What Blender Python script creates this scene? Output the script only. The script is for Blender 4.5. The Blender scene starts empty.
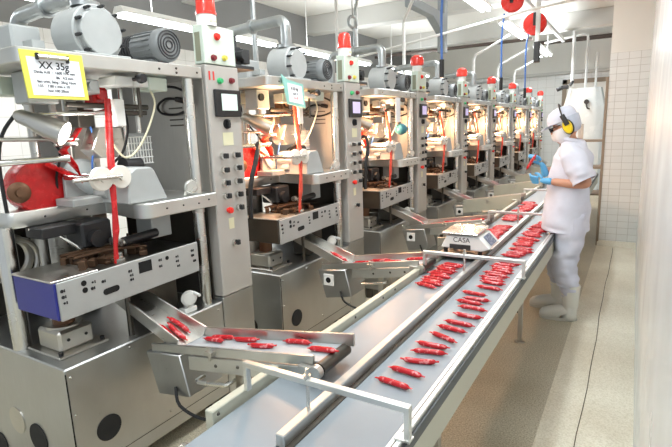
import bpy, bmesh, math, random
from mathutils import Vector, Matrix, Euler
PI = math.pi
random.seed(11)
SC = bpy.context.scene
COL = SC.collection

# ------------------------------------------------------------------ materials
def lin(c):
    return tuple(((v/12.92) if v <= .04045 else ((v+.055)/1.055)**2.4) for v in (x/255 for x in c)) + (1,)
def base_mat(name):
    m = bpy.data.materials.new(name); m.use_nodes = True
    return m, m.node_tree.nodes, m.node_tree.links, m.node_tree.nodes['Principled BSDF']
def plain(name, rgb, rough=.5, metal=0., noise=.08, scale=9., trans=0., coat=0., emis=None, es=0., bump=0.):
    m, N, L, b = base_mat(name)
    c = lin(rgb)
    b.inputs['Roughness'].default_value = rough
    b.inputs['Metallic'].default_value = metal
    if trans: b.inputs['Transmission Weight'].default_value = trans
    if coat: b.inputs['Coat Weight'].default_value = coat
    if emis:
        b.inputs['Emission Color'].default_value = lin(emis); b.inputs['Emission Strength'].default_value = es
    if noise:
        tc = N.new('ShaderNodeTexCoord'); nz = N.new('ShaderNodeTexNoise'); nz.inputs['Scale'].default_value = scale
        nz.inputs['Detail'].default_value = 5
        mx = N.new('ShaderNodeMix'); mx.data_type = 'RGBA'
        mx.inputs[6].default_value = tuple(max(0, v*(1-noise*2)) for v in c[:3])+(1,)
        mx.inputs[7].default_value = tuple(min(1, v*(1+noise)) for v in c[:3])+(1,)
        L.new(tc.outputs['Object'], nz.inputs['Vector']); L.new(nz.outputs['Fac'], mx.inputs[0]); L.new(mx.outputs[2], b.inputs['Base Color'])
        mr = N.new('ShaderNodeMapRange'); mr.inputs[3].default_value = max(.02, rough-.08); mr.inputs[4].default_value = min(1, rough+.1)
        L.new(nz.outputs['Fac'], mr.inputs[0]); L.new(mr.outputs[0], b.inputs['Roughness'])
        if bump:
            bp = N.new('ShaderNodeBump'); bp.inputs['Strength'].default_value = bump; bp.inputs['Distance'].default_value = .01
            L.new(nz.outputs['Fac'], bp.inputs['Height']); L.new(bp.outputs[0], b.inputs['Normal'])
    else:
        b.inputs['Base Color'].default_value = c
    return m
def brushed(name, rgb, rough=.3, stretch=(4, 4, 90), metal=1.):
    m, N, L, b = base_mat(name)
    c = lin(rgb); b.inputs['Metallic'].default_value = metal
    tc = N.new('ShaderNodeTexCoord'); mp = N.new('ShaderNodeMapping'); mp.inputs['Scale'].default_value = stretch
    n1 = N.new('ShaderNodeTexNoise'); n1.inputs['Scale'].default_value = 3; n1.inputs['Detail'].default_value = 4
    n2 = N.new('ShaderNodeTexNoise'); n2.inputs['Scale'].default_value = 5; n2.inputs['Detail'].default_value = 6
    L.new(tc.outputs['Object'], mp.inputs[0]); L.new(mp.outputs[0], n1.inputs['Vector']); L.new(tc.outputs['Object'], n2.inputs['Vector'])
    mx = N.new('ShaderNodeMix'); mx.data_type = 'RGBA'
    mx.inputs[6].default_value = tuple(v*.78 for v in c[:3])+(1,); mx.inputs[7].default_value = tuple(min(1, v*1.08) for v in c[:3])+(1,)
    L.new(n2.outputs['Fac'], mx.inputs[0]); L.new(mx.outputs[2], b.inputs['Base Color'])
    ad = N.new('ShaderNodeMath'); ad.operation = 'ADD'
    L.new(n1.outputs['Fac'], ad.inputs[0]); L.new(n2.outputs['Fac'], ad.inputs[1])
    mr = N.new('ShaderNodeMapRange'); mr.inputs[1].default_value = .6; mr.inputs[2].default_value = 1.4
    mr.inputs[3].default_value = max(.05, rough-.1); mr.inputs[4].default_value = rough+.14
    L.new(ad.outputs[0], mr.inputs[0]); L.new(mr.outputs[0], b.inputs['Roughness'])
    return m
def tiles(name, rgb, grout, w=.118, h=.08, rough=.2):
    m, N, L, b = base_mat(name)
    tc = N.new('ShaderNodeTexCoord'); sp = N.new('ShaderNodeSeparateXYZ'); ad = N.new('ShaderNodeMath'); cb = N.new('ShaderNodeCombineXYZ')
    L.new(tc.outputs['Object'], sp.inputs[0]); L.new(sp.outputs[0], ad.inputs[0]); L.new(sp.outputs[1], ad.inputs[1])
    L.new(ad.outputs[0], cb.inputs[0]); L.new(sp.outputs[2], cb.inputs[1])
    br = N.new('ShaderNodeTexBrick'); br.offset = 0; br.squash = 1
    br.inputs['Scale'].default_value = 1; br.inputs['Brick Width'].default_value = w; br.inputs['Row Height'].default_value = h
    br.inputs['Mortar Size'].default_value = .0025; br.inputs['Mortar Smooth'].default_value = .3
    c = lin(rgb)
    br.inputs['Color1'].default_value = c; br.inputs['Color2'].default_value = tuple(v*.94 for v in c[:3])+(1,); br.inputs['Mortar'].default_value = lin(grout)
    L.new(cb.outputs[0], br.inputs['Vector']); L.new(br.outputs['Color'], b.inputs['Base Color'])
    b.inputs['Roughness'].default_value = rough
    return m
def floor_mat(name, rgb, dark, pale, rough=.35):
    m, N, L, b = base_mat(name)
    tc = N.new('ShaderNodeTexCoord')
    vo = N.new('ShaderNodeTexNoise'); vo.inputs['Scale'].default_value = 125; vo.inputs['Detail'].default_value = 3
    nz = N.new('ShaderNodeTexNoise'); nz.inputs['Scale'].default_value = 1.6; nz.inputs['Detail'].default_value = 6
    L.new(tc.outputs['Object'], vo.inputs['Vector']); L.new(tc.outputs['Object'], nz.inputs['Vector'])
    r1 = N.new('ShaderNodeValToRGB')
    e = r1.color_ramp.elements
    e[0].position = .36; e[0].color = lin(dark); e[1].position = .66; e[1].color = lin(pale)
    x = e.new(.5); x.color = lin(rgb)
    L.new(vo.outputs['Fac'], r1.inputs[0])
    mx = N.new('ShaderNodeMix'); mx.data_type = 'RGBA'; mx.blend_type = 'MULTIPLY'; mx.inputs[0].default_value = .5
    r2 = N.new('ShaderNodeValToRGB'); r2.color_ramp.elements[0].position = .35; r2.color_ramp.elements[0].color = (.68, .62, .54, 1)
    r2.color_ramp.elements[1].position = .6; r2.color_ramp.elements[1].color = (1, 1, 1, 1)
    L.new(nz.outputs['Fac'], r2.inputs[0]); L.new(r1.outputs[0], mx.inputs[6]); L.new(r2.outputs[0], mx.inputs[7]); L.new(mx.outputs[2], b.inputs['Base Color'])
    mr = N.new('ShaderNodeMapRange'); mr.inputs[3].default_value = rough-.08; mr.inputs[4].default_value = rough+.2
    L.new(nz.outputs['Fac'], mr.inputs[0]); L.new(mr.outputs[0], b.inputs['Roughness'])
    bp = N.new('ShaderNodeBump'); bp.inputs['Strength'].default_value = .12; bp.inputs['Distance'].default_value = .004
    L.new(vo.outputs['Fac'], bp.inputs['Height']); L.new(bp.outputs[0], b.inputs['Normal'])
    return m

M = {}
M['steel'] = brushed('stainless_steel', (208, 205, 198), .34)
M['steel_box'] = brushed('stainless_sheet', (194, 195, 194), .36, (60, 60, 3))
M['panel'] = brushed('satin_steel_sheet', (186, 183, 177), .46, (30, 30, 3))
M['bright'] = brushed('polished_steel', (222, 221, 216), .22, (3, 3, 3))
M['alu'] = brushed('brushed_aluminium', (214, 214, 210), .36, (3, 60, 60))
M['darksteel'] = brushed('oily_dark_steel', (96, 92, 86), .42)
M['galv'] = plain('galvanized_pipe', (176, 180, 180), .32, .85, .12, 22)
M['face'] = plain('pale_painted_plate', (174, 175, 173), .42, .25, .05, 14)
M['cabinet'] = plain('light_grey_cabinet_paint', (184, 180, 174), .4, .25, .05, 5)
M['mint'] = plain('pale_mint_paint', (206, 217, 204), .42, 0, .05, 8)
M['olive'] = plain('olive_label_plate', (138, 140, 118), .5)
M['blue'] = plain('royal_blue_paint', (44, 48, 134), .38, 0, .1, 6)
M['red'] = plain('red_signal_plastic', (232, 48, 38), .25, 0, .04, 6)
M['reddome'] = plain('red_lamp_lens', (240, 60, 48), .18, 0, .04, 8, coat=.4)
M['film'] = plain('red_printed_film', (206, 36, 38), .25, 0, .3, 26)
M['filmlight'] = plain('clear_red_film', (226, 84, 66), .25, 0, .3, 18)
M['black'] = plain('black_plastic', (26, 26, 28), .45, 0, .1)
M['hole'] = plain('black_opening', (12, 12, 12), .9, 0, 0)
M['rubber'] = plain('black_rubber', (24, 24, 25), .7)
M['white'] = plain('white_enamel', (232, 232, 228), .4, 0, .03)
M['roller'] = plain('cream_plastic_roller', (232, 226, 216), .35)
M['grey'] = plain('machine_grey_paint', (172, 175, 174), .45, .1, .08, 12)
M['motor'] = plain('motor_grey_paint', (138, 141, 142), .45, .3, .15, 18)
M['dmotor'] = plain('dark_finned_iron', (62, 63, 64), .5, .3, .2, 18)
M['brown'] = plain('worn_bronze', (116, 84, 62), .45, .5, .2, 20)
M['rust'] = plain('rusty_oily_linkage', (92, 68, 50), .5, .6, .35, 40)
M['green'] = plain('green_button', (58, 178, 112), .3)
M['dred'] = plain('dark_red_button', (122, 28, 38), .3)
M['yellow'] = plain('yellow_plastic', (246, 214, 24), .35)
M['ybutton'] = plain('yellow_button', (214, 200, 84), .35)
M['board'] = plain('yellow_clipboard', (232, 224, 92), .5, 0, .04)
M['gboard'] = plain('aqua_clipboard', (150, 206, 196), .5, 0, .04)
M['paper'] = plain('white_paper', (236, 238, 242), .7, 0, .02)
M['ink'] = plain('black_ink', (30, 30, 34), .7, 0, 0)
M['redink'] = plain('red_sticker_ink', (214, 60, 52), .6, 0, 0)
M['sticker'] = plain('cream_sticker', (220, 216, 182), .6, 0, .04)
M['screen'] = plain('lit_lcd_screen', (196, 214, 206), .25, 0, 0, emis=(190, 214, 204), es=.55)
M['screenv'] = plain('violet_lcd_screen', (196, 186, 220), .25, 0, 0, emis=(186, 172, 220), es=.6)
M['belt'] = plain('blue_grey_belt', (140, 149, 156), .38, 0, .08, 4)
M['sbelt'] = plain('pale_grey_belt', (168, 174, 178), .45, 0, .06, 6)
M['stripe'] = plain('dark_grey_rubber_strip', (84, 90, 92), .5)
M['rail'] = brushed('satin_rail', (224, 225, 222), .38, (60, 3, 60))
M['cream'] = plain('cream_side_panel', (192, 192, 176), .42, .1, .06, 5)
M['wire'] = plain('white_cable', (226, 220, 190), .5, 0, .03)
M['bhose'] = plain('blue_air_hose', (66, 108, 176), .4, 0, .04)
M['teal'] = plain('teal_lamp_head', (62, 128, 140), .45, 0, .1)
M['bulb'] = plain('lit_lamp', (255, 240, 220), .4, 0, 0, emis=(255, 226, 190), es=14)
M['wbulb'] = plain('lit_lamp_cool', (255, 255, 255), .4, 0, 0, emis=(255, 252, 246), es=14)
M['tube'] = plain('lit_fluorescent_tube', (255, 255, 255), .4, 0, 0, emis=(244, 250, 255), es=7)
M['cloth'] = plain('white_cotton', (216, 220, 234), .85, 0, .03, 30, bump=.15)
M['trouser'] = plain('white_trouser_cotton', (208, 211, 226), .85, 0, .03, 30, bump=.15)
M['boot'] = plain('white_rubber_boot', (226, 226, 218), .4, 0, .03)
M['sole'] = plain('pale_grey_sole', (206, 205, 196), .6)
M['glove'] = plain('blue_nitrile', (92, 172, 222), .4, 0, .06, 30)
M['skin'] = plain('skin', (204, 150, 122), .5, 0, .05, 30)
M['hair'] = plain('dark_hair', (40, 30, 26), .6)
M['mask'] = plain('white_mask_fabric', (236, 236, 238), .85, 0, .02, 40)
M['net'] = plain('pale_blue_hair_net', (196, 204, 220), .85, 0, .06, 60)
M['tile'] = tiles('white_wall_tile', (232, 233, 230), (190, 188, 180))
M['tile_far'] = tiles('white_wall_tile_far', (238, 238, 235), (196, 194, 188), .2, .2)
M['paint'] = plain('off_white_wall_paint', (236, 235, 229), .6, 0, .03, 2)
M['wallgrey'] = plain('grey_wall_paint', (134, 134, 133), .7, 0, .05, 2)
M['ceil'] = plain('pale_ceiling_paint', (226, 223, 216), .75, 0, .06, 1.2)
M['beam'] = plain('grey_beam_paint', (204, 203, 198), .7, 0, .06, 2)
M['pipew'] = plain('white_painted_pipe', (226, 226, 222), .4, 0, .03)
M['pipebrown'] = plain('brown_painted_pipe', (92, 80, 74), .5, 0, .1)
M['duct'] = plain('grey_duct_paint', (150, 156, 158), .55, 0, .06)
M['frost'] = plain('milky_plastic_sheet', (224, 234, 236), .25, 0, .04, 4)
M['jamb'] = plain('brown_door_frame', (150, 134, 116), .5)
M['rightwall'] = plain('glossy_white_panel', (218, 224, 226), .22, 0, .03, 3)
M['floor'] = floor_mat('speckled_resin_floor', (192, 185, 164), (164, 156, 134), (214, 208, 188), .34)
M['strip'] = floor_mat('pale_floor_band', (228, 222, 203), (214, 207, 186), (236, 231, 215), .42)  # paler floor tones, used for the band along the right wall
M['crack'] = plain('dark_joint', (86, 76, 60), .9, 0, 0)
M['tank'] = plain('grey_scale_plastic', (232, 234, 232), .4, 0, .03)
M['lcd'] = plain('grey_blue_display', (112, 122, 146), .25, 0, .08, 60)
M['orange'] = plain('orange_tag', (232, 140, 60), .5)
def sausage_mat(name, a, b2, sc, seed):
    m, N, L, b = base_mat(name)
    tc = N.new('ShaderNodeTexCoord'); mp = N.new('ShaderNodeMapping'); mp.inputs['Location'].default_value = (seed, seed*.7, 0)
    nz = N.new('ShaderNodeTexNoise'); nz.inputs['Scale'].default_value = sc; nz.inputs['Detail'].default_value = 3
    r = N.new('ShaderNodeValToRGB'); e = r.color_ramp.elements
    e[0].position = .56; e[0].color = lin(a); e[1].position = .64; e[1].color = lin(b2)
    L.new(tc.outputs['Object'], mp.inputs[0]); L.new(mp.outputs[0], nz.inputs['Vector']); L.new(nz.outputs['Fac'], r.inputs[0]); L.new(r.outputs[0], b.inputs['Base Color'])
    b.inputs['Roughness'].default_value = .22
    bp = N.new('ShaderNodeBump'); bp.inputs['Strength'].default_value = .25; bp.inputs['Distance'].default_value = .003
    L.new(nz.outputs['Fac'], bp.inputs['Height']); L.new(bp.outputs[0], b.inputs['Normal'])
    return m
M['saus'] = [sausage_mat('red_sausage_wrap', (190, 30, 38), (228, 132, 134), 46, k) for k in range(3)]

# ------------------------------------------------------------------ mesh builder
class MB:
    def __init__(s): s.bm = bmesh.new()
    def _bev(s, geom, off, seg=1):
        if off > 0:
            es = list({e for f in geom for e in f.edges})
            bmesh.ops.bevel(s.bm, geom=es, offset=off, segments=seg, affect='EDGES', profile=.5)
    def box(s, a, b, bev=0., rot=None, about=None):
        x0, y0, z0 = a; x1, y1, z1 = b
        vs = [s.bm.verts.new(p) for p in ((x0,y0,z0),(x1,y0,z0),(x1,y1,z0),(x0,y1,z0),(x0,y0,z1),(x1,y0,z1),(x1,y1,z1),(x0,y1,z1))]
        if rot:
            c = Vector(about) if about else Vector(((x0+x1)/2, (y0+y1)/2, (z0+z1)/2))
            R = Euler(rot).to_matrix()
            for v in vs: v.co = c + R @ (v.co-c)
        fs = [s.bm.faces.new([vs[i] for i in q]) for q in ((3,2,1,0),(4,5,6,7),(0,1,5,4),(1,2,6,5),(2,3,7,6),(3,0,4,7))]
        s._bev(fs, bev); return s
    def prism(s, pts, axis, lo, hi, bev=0.):
        def P(u, v, w): return {'x': (w, u, v), 'y': (u, w, v), 'z': (u, v, w)}[axis]
        A = [s.bm.verts.new(P(u, v, lo)) for u, v in pts]; B = [s.bm.verts.new(P(u, v, hi)) for u, v in pts]
        n = len(pts); fs = [s.bm.faces.new(A[::-1]), s.bm.faces.new(B)]
        fs += [s.bm.faces.new((A[i], A[(i+1) % n], B[(i+1) % n], B[i])) for i in range(n)]
        bmesh.ops.recalc_face_normals(s.bm, faces=fs)
        s._bev(fs, bev); return s
    def loft(s, rings, caps=True):
        V = [[s.bm.verts.new(p) for p in r] for r in rings]; n = len(rings[0]); fs = []
        for i in range(len(V)-1):
            for j in range(n):
                fs.append(s.bm.faces.new((V[i][j], V[i][(j+1) % n], V[i+1][(j+1) % n], V[i+1][j])))
        if caps:
            fs.append(s.bm.faces.new(V[0][::-1])); fs.append(s.bm.faces.new(V[-1]))
        bmesh.ops.recalc_face_normals(s.bm, faces=fs)
        return s
    def cyl(s, p, q, r, r2=None, n=16, caps=True):
        p = Vector(p); q = Vector(q); r2 = r if r2 is None else r2
        d = (q-p).normalized(); a = d.orthogonal().normalized(); b = d.cross(a)
        R = [[c+a*(rr*math.cos(2*PI*k/n))+b*(rr*math.sin(2*PI*k/n)) for k in range(n)] for c, rr in ((p, r), (q, r2))]
        return s.loft(R, caps)
    def lathe(s, o, axis, prof, n=20):
        o = Vector(o); d = Vector(axis).normalized(); a = d.orthogonal().normalized(); b = d.cross(a)
        return s.loft([[o+d*t+a*(r*math.cos(2*PI*k/n))+b*(r*math.sin(2*PI*k/n)) for k in range(n)] for r, t in prof])
    def tube(s, pts, r, n=8, smooth=3, closed=False):
        P = [Vector(p) for p in pts]
        if smooth and len(P) > 2:
            Q = []
            for i in range(len(P)-1):
                p0 = P[max(i-1, 0)]; p1 = P[i]; p2 = P[i+1]; p3 = P[min(i+2, len(P)-1)]
                for k in range(smooth):
                    t = k/smooth
                    Q.append(.5*((2*p1)+(p2-p0)*t+(2*p0-5*p1+4*p2-p3)*t*t+(3*p1-p0-3*p2+p3)*t**3))
            Q.append(P[-1]); P = Q
        return s.sweep(P, [(r, r)]*len(P), n)
    def sweep(s, P, radii, n=12, up=None):
        P = [Vector(p) for p in P]; rings = []; a = None
        for i, c in enumerate(P):
            d = (P[min(i+1, len(P)-1)]-P[max(i-1, 0)]).normalized()
            if up is not None: a = (Vector(up)-d*d.dot(Vector(up))).normalized()
            elif a is None: a = d.orthogonal().normalized()
            else: a = (a-d*d.dot(a)).normalized()
            b = d.cross(a); ra, rb = radii[i]
            rings.append([c+a*(ra*math.cos(2*PI*k/n))+b*(rb*math.sin(2*PI*k/n)) for k in range(n)])
        return s.loft(rings)
    def ball(s, c, r, sc=(1, 1, 1), n=16, rot=None):
        Mx = Matrix.Translation(c) @ (Euler(rot).to_matrix().to_4x4() if rot else Matrix()) @ Matrix.Diagonal((r*sc[0], r*sc[1], r*sc[2], 1))
        bmesh.ops.create_uvsphere(s.bm, u_segments=n, v_segments=max(6, n//2), radius=1, matrix=Mx); return s
    def torus(s, c, axis, R, r, n=24, m=8, arc=2*PI):
        c = Vector(c); d = Vector(axis).normalized(); a = d.orthogonal().normalized(); b = d.cross(a)
        V = []
        for i in range(n):
            t = arc*i/n; e = a*math.cos(t)+b*math.sin(t)
            V.append([s.bm.verts.new(c+e*(R+r*math.cos(2*PI*j/m))+d*(r*math.sin(2*PI*j/m))) for j in range(m)])
        fs = []
        for i in range(n):
            for j in range(m):
                fs.append(s.bm.faces.new((V[i][j], V[(i+1) % n][j], V[(i+1) % n][(j+1) % m], V[i][(j+1) % m])))
        bmesh.ops.recalc_face_normals(s.bm, faces=fs); return s
    def mesh(s, name, mat, smooth=True, ang=35):
        me = bpy.data.meshes.new(name); s.bm.normal_update(); s.bm.to_mesh(me); s.bm.free()
        me.materials.append(mat)
        if smooth:
            me.shade_smooth()
            try: me.set_sharp_from_angle(angle=math.radians(ang))
            except Exception: pass
        return me
def link(name, data, parent=None, loc=None):
    o = bpy.data.objects.new(name, data); COL.objects.link(o)
    if parent is not None: o.parent = parent
    if loc is not None: o.location = loc
    return o
def build(name, mb, mat, parent=None, **k):
    return link(name, mb.mesh(name, mat, **k), parent)
def tag(o, label, cat, group=None, kind=None):
    o['label'] = label; o['category'] = cat
    if group: o['group'] = group
    if kind: o['kind'] = kind
    return o
def empty(name, loc, label, cat, group=None):
    o = link(name, None, None, loc); o.empty_display_size = .1
    return tag(o, label, cat, group)
def struct(name, mb, mat, **k):
    o = build(name, mb, mat, **k); o['kind'] = 'structure'; return o
def text_mesh(name, body, size, mat, ext=.0004, bold=0.):
    cu = bpy.data.curves.new(name, 'FONT'); cu.body = body; cu.size = size; cu.extrude = ext; cu.offset = bold; cu.align_x = 'CENTER'; cu.align_y = 'CENTER'
    t = bpy.data.objects.new(name, cu); COL.objects.link(t)
    bpy.context.view_layer.update()
    me = bpy.data.meshes.new_from_object(t.evaluated_get(bpy.context.evaluated_depsgraph_get()))
    bpy.data.objects.remove(t); bpy.data.curves.remove(cu)
    me.materials.clear(); me.materials.append(mat); me.name = name
    return me
def evaluated(o):
    bpy.context.view_layer.update()
    me = bpy.data.meshes.new_from_object(o.evaluated_get(bpy.context.evaluated_depsgraph_get()))
    return me

# ------------------------------------------------------------------ setting
XW = .09            # right wall
XL, ZC, YE = -5.6, 3.7, 13.6
struct('floor', MB().box((XL, -1.5, -.1), (-.33, YE, 0)).box((-.33, 6.93, -.1), (3.0, YE, 0)), M['floor'])
struct('floor_strip', MB().box((-.33, -1.5, -.1), (XW, 6.93, .004)), M['strip'])
cr = MB(); P = [(-.15+.005*math.sin(y*2.3)+.003*math.sin(y*7), y, .0045) for y in [i*.25 for i in range(-4, 28)]]
cr.sweep(P, [(.002, .0026)]*len(P), 6, up=(0, 0, 1))
struct('trim_1', cr, M['crack'])
struct('wall_right', MB().box((XW, -1.5, 0), (XW+.1, 6.85, ZC)), M['rightwall'])
struct('wall_pillar', MB().box((-.315, 6.85, 0), (XW+.1, 7.45, 2.32)), M['tile'])
struct('wall_pillar_upper', MB().box((-.315, 6.85, 2.32), (XW+.1, 7.45, ZC)), M['paint'])
struct('trim_2', MB().box((-.345, 6.84, 0), (-.3155, 6.87, 2.05), .004), M['jamb'])
struct('baseboard_pillar', MB().prism([(6.80, 0), (6.85, 0), (6.85, .07)], 'x', -.33, XW), M['strip'])
struct('wall_left', MB().box((XL-.1, -1.5, 0), (XL, YE, 2.75)), M['tile_far'])
struct('wall_left_upper', MB().box((XL-.1, -1.5, 2.75), (XL, YE, ZC)), M['wallgrey'])
struct('wall_end', MB().box((XL, YE, 0), (3.0, YE+.1, 2.72)), M['tile_far'])
struct('wall_end_upper', MB().box((XL, YE, 2.72), (3.0, YE+.1, ZC)), M['paint'])
struct('ceiling', MB().box((XL, -1.5, ZC), (3.0, YE, ZC+.1)), M['ceil'])
for k, y in enumerate((5.2, 8.3, 11.4)):
    struct('trim_%d' % (k+3), MB().box((XL, y, ZC-.32), (XW, y+.28, ZC), .01), M['beam'])
struct('trim_6', MB().box((XL, YE-.12, 2.68), (3.0, YE, 2.75)), M['beam'])
# doorway at the end wall with a milky sheet cover
d = struct('door_1', MB().box((-1.62, YE-.07, 0), (-1.52, YE, 2.55)).box((-.55, YE-.07, 0), (-.45, YE, 2.55)).box((-1.62, YE-.07, 2.45), (-.45, YE, 2.55)), M['jamb'])
build('door_leaf', MB().box((-1.52, YE-.05, 0), (-.55, YE-.01, 2.45)), M['paint'], d)
PI2 = 2*PI

# ------------------------------------------------------------------ packing machine
CACHE = {}
def cached(key, mat, fn, **k):
    if key not in CACHE: CACHE[key] = fn().mesh(key, mat, **k)
    return CACHE[key]
def screw_parts(name, mat, parent, pts, ax, key, r=.006):
    for i, p in enumerate(pts): part(name, mat, parent, lambda: screws([p], ax, r), '%s%d' % (key, i))
def cyl_parts(name, mat, parent, segs, key, n=16):
    for i, (p, q, r_) in enumerate(segs): part(name, mat, parent, lambda: MB().cyl(p, q, r_, n=n), '%s%d' % (key, i))
def part(name, mat, parent, fn, key=None, label=None, **k):
    o = link(name, cached(key or name, M[mat] if isinstance(mat, str) else mat, fn, **k), parent)
    if label: o['label'] = label
    return o
def arc_pts(c, r, a0, a1, n):
    return [(c[0]+r*math.cos(a0+(a1-a0)*i/n), c[1]+r*math.sin(a0+(a1-a0)*i/n)) for i in range(n+1)]

def m_base():
    b = MB()
    b.box((-.95, 0, .09), (0, .898, .64), .006)
    return b
def m_seam():
    b = MB()
    b.box((-.9, .02, .16), (.0012, .895, .1625)).box((-.002, .0, .1), (.0013, .004, .62))
    return b
def screws(pts, ax, r=.006):
    b = MB()
    for p in pts:
        q = Vector(p)+Vector(ax)*.004; b.cyl(p, q, r, r*.7, 8)
    return b
def ledge_poly():
    pts = [(-.95, .05), (-.37, .05)]
    pts += [(-.35, .07), (-.35, .50), (-.05, .435)]
    pts += arc_pts((-.02, .485), .05, -PI/2, 0, 5)
    pts += [(.03, .888), (-.95, .888)]
    return pts
def top_poly():
    return [(-.95, 0.)] + arc_pts((-.04, .04), .04, -PI/2, 0, 5) + [(0, .885), (-.95, .885)]
def hub_disc(c, r, t, ax=(1, 0, 0)):
    b = MB(); b.lathe(c, ax, [(r*.2, 0), (r, 0), (r, t*.8), (r*.93, t), (r*.3, t), (r*.28, t*1.5), (.001, t*1.5)], 24); return b
def chain_links():
    rnd = random.Random(4); b = MB()
    for i in range(26):
        x = -.25+rnd.random()*.19; y = .17+rnd.random()*.36; z = 1.0
        s = .008+rnd.random()*.018
        if i % 3: b.box((x-s, y-s*1.6, z), (x+s, y+s*1.6, z+.012+rnd.random()*.035), .002, rot=(0, 0, rnd.random()))
        else: b.cyl((x, y, z), (x, y, z+.03+rnd.random()*.07), .006, n=8)
    for i in range(3):
        b.tube([(-.24+.05*i, .18, 1.045), (-.22+.05*i, .35, 1.05), (-.2+.05*i, .52, 1.03)], .007, 6)
    return b
def panel_marks(b):
    rnd = random.Random(2)
    for (y, z) in ((.03, .965), (.032, .94), (.034, .915), (.16, .965), (.155, .94), (.205, .955), (.335, .965), (.34, .945), (.34, .925), (.5, .975), (.5, .945), (.6, .968), (.6, .945), (.605, .92), (.70, .975), (.7, .95), (.71, .92)):
        b.cyl((.012, y, z), (.0135, y, z), .0045+.003*rnd.random(), n=8)
        b.box((.0118, y+.008, z-.006), (.0132, y+.013, z+.006))
    return b
GC, GZ, GR = .375, 1.985, .116
def gear_bolts(par):
    for k in range(10):
        a = PI2*k/10+.2; y = GC+GR*.9*math.cos(a); z = GZ+GR*.9*math.sin(a)
        if z < 1.9: continue
        part('bolt', 'dmotor', par, lambda: MB().cyl((-.06, y, z), (-.03, y, z), .007, n=6).cyl((-.03, y, z), (-.022, y, z), .0045, n=6), 'gear_bolts%d' % k)
def motor_fins():
    b = MB()
    b.cyl((-.35, .715, 1.975), (-.235, .715, 1.975), .055, n=20)
    for k in range(6): b.cyl((-.345+.02*k, .715, 1.975), (-.337+.02*k, .715, 1.975), .072, n=20)
    b.box((-.36, .64, 1.887), (-.25, .79, 1.93), .004)
    return b
def motor_body():
    b = MB()
    b.lathe((-.24, .715, 1.975), (1, 0, 0), [(.06, 0), (.07, .01), (.07, .16), (.078, .165), (.078, .2), (.07, .212), (.001, .212)], 28)
    for k in range(18):
        a = PI2*k/18
        c = Vector((-.155, .715+.073*math.cos(a), 1.975+.073*math.sin(a)))
        b.box(c-Vector((.07, .003, .003)), c+Vector((.07, .003, .003)), rot=(a, 0, 0))
    b.box((-.22, .66, 1.887), (-.1, .77, 1.915), .004)
    return b
def fan_grille():
    b = MB(); x = -.0262
    for R in (.018, .034, .05, .064): b.torus((x, .715, 1.975), (1, 0, 0), R, .0035, 24, 6)
    return b
def wire_basket():
    b = MB()
    for k in range(9):
        y = .56+.016*k; b.cyl((-.2, y, 1.42), (-.2, y, 1.55), .0028, n=6)
    for z in (1.42, 1.45, 1.485, 1.52, 1.55): b.cyl((-.2, .555, z), (-.2, .695, z), .003, n=6)
    return b
def valve_stuff():
    b = MB()
    b.box((-.16, 1.08, 1.903), (-.02, 1.32, 1.925), .003)
    b.box((-.12, 1.20, 1.925), (-.06, 1.26, 2.03), .004).cyl((-.09, 1.23, 2.03), (-.09, 1.23, 2.09), .02, n=12)
    b.cyl((-.06, 1.23, 1.98), (-.01, 1.23, 1.98), .026, n=14).box((-.08, 1.25, 1.94), (-.04, 1.31, 2.02), .004)
    b.cyl((-.12, 1.15, 1.92), (-.12, 1.15, 2.06), .012, n=10)
    return b
SW = [(.98, 1.433), (1.075, 1.433), (.98, 1.358), (1.08, 1.363), (.98, 1.288), (1.075, 1.289), (.98, 1.217), (1.075, 1.215), (1.075, 1.141), (1.022, .949)]

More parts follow.
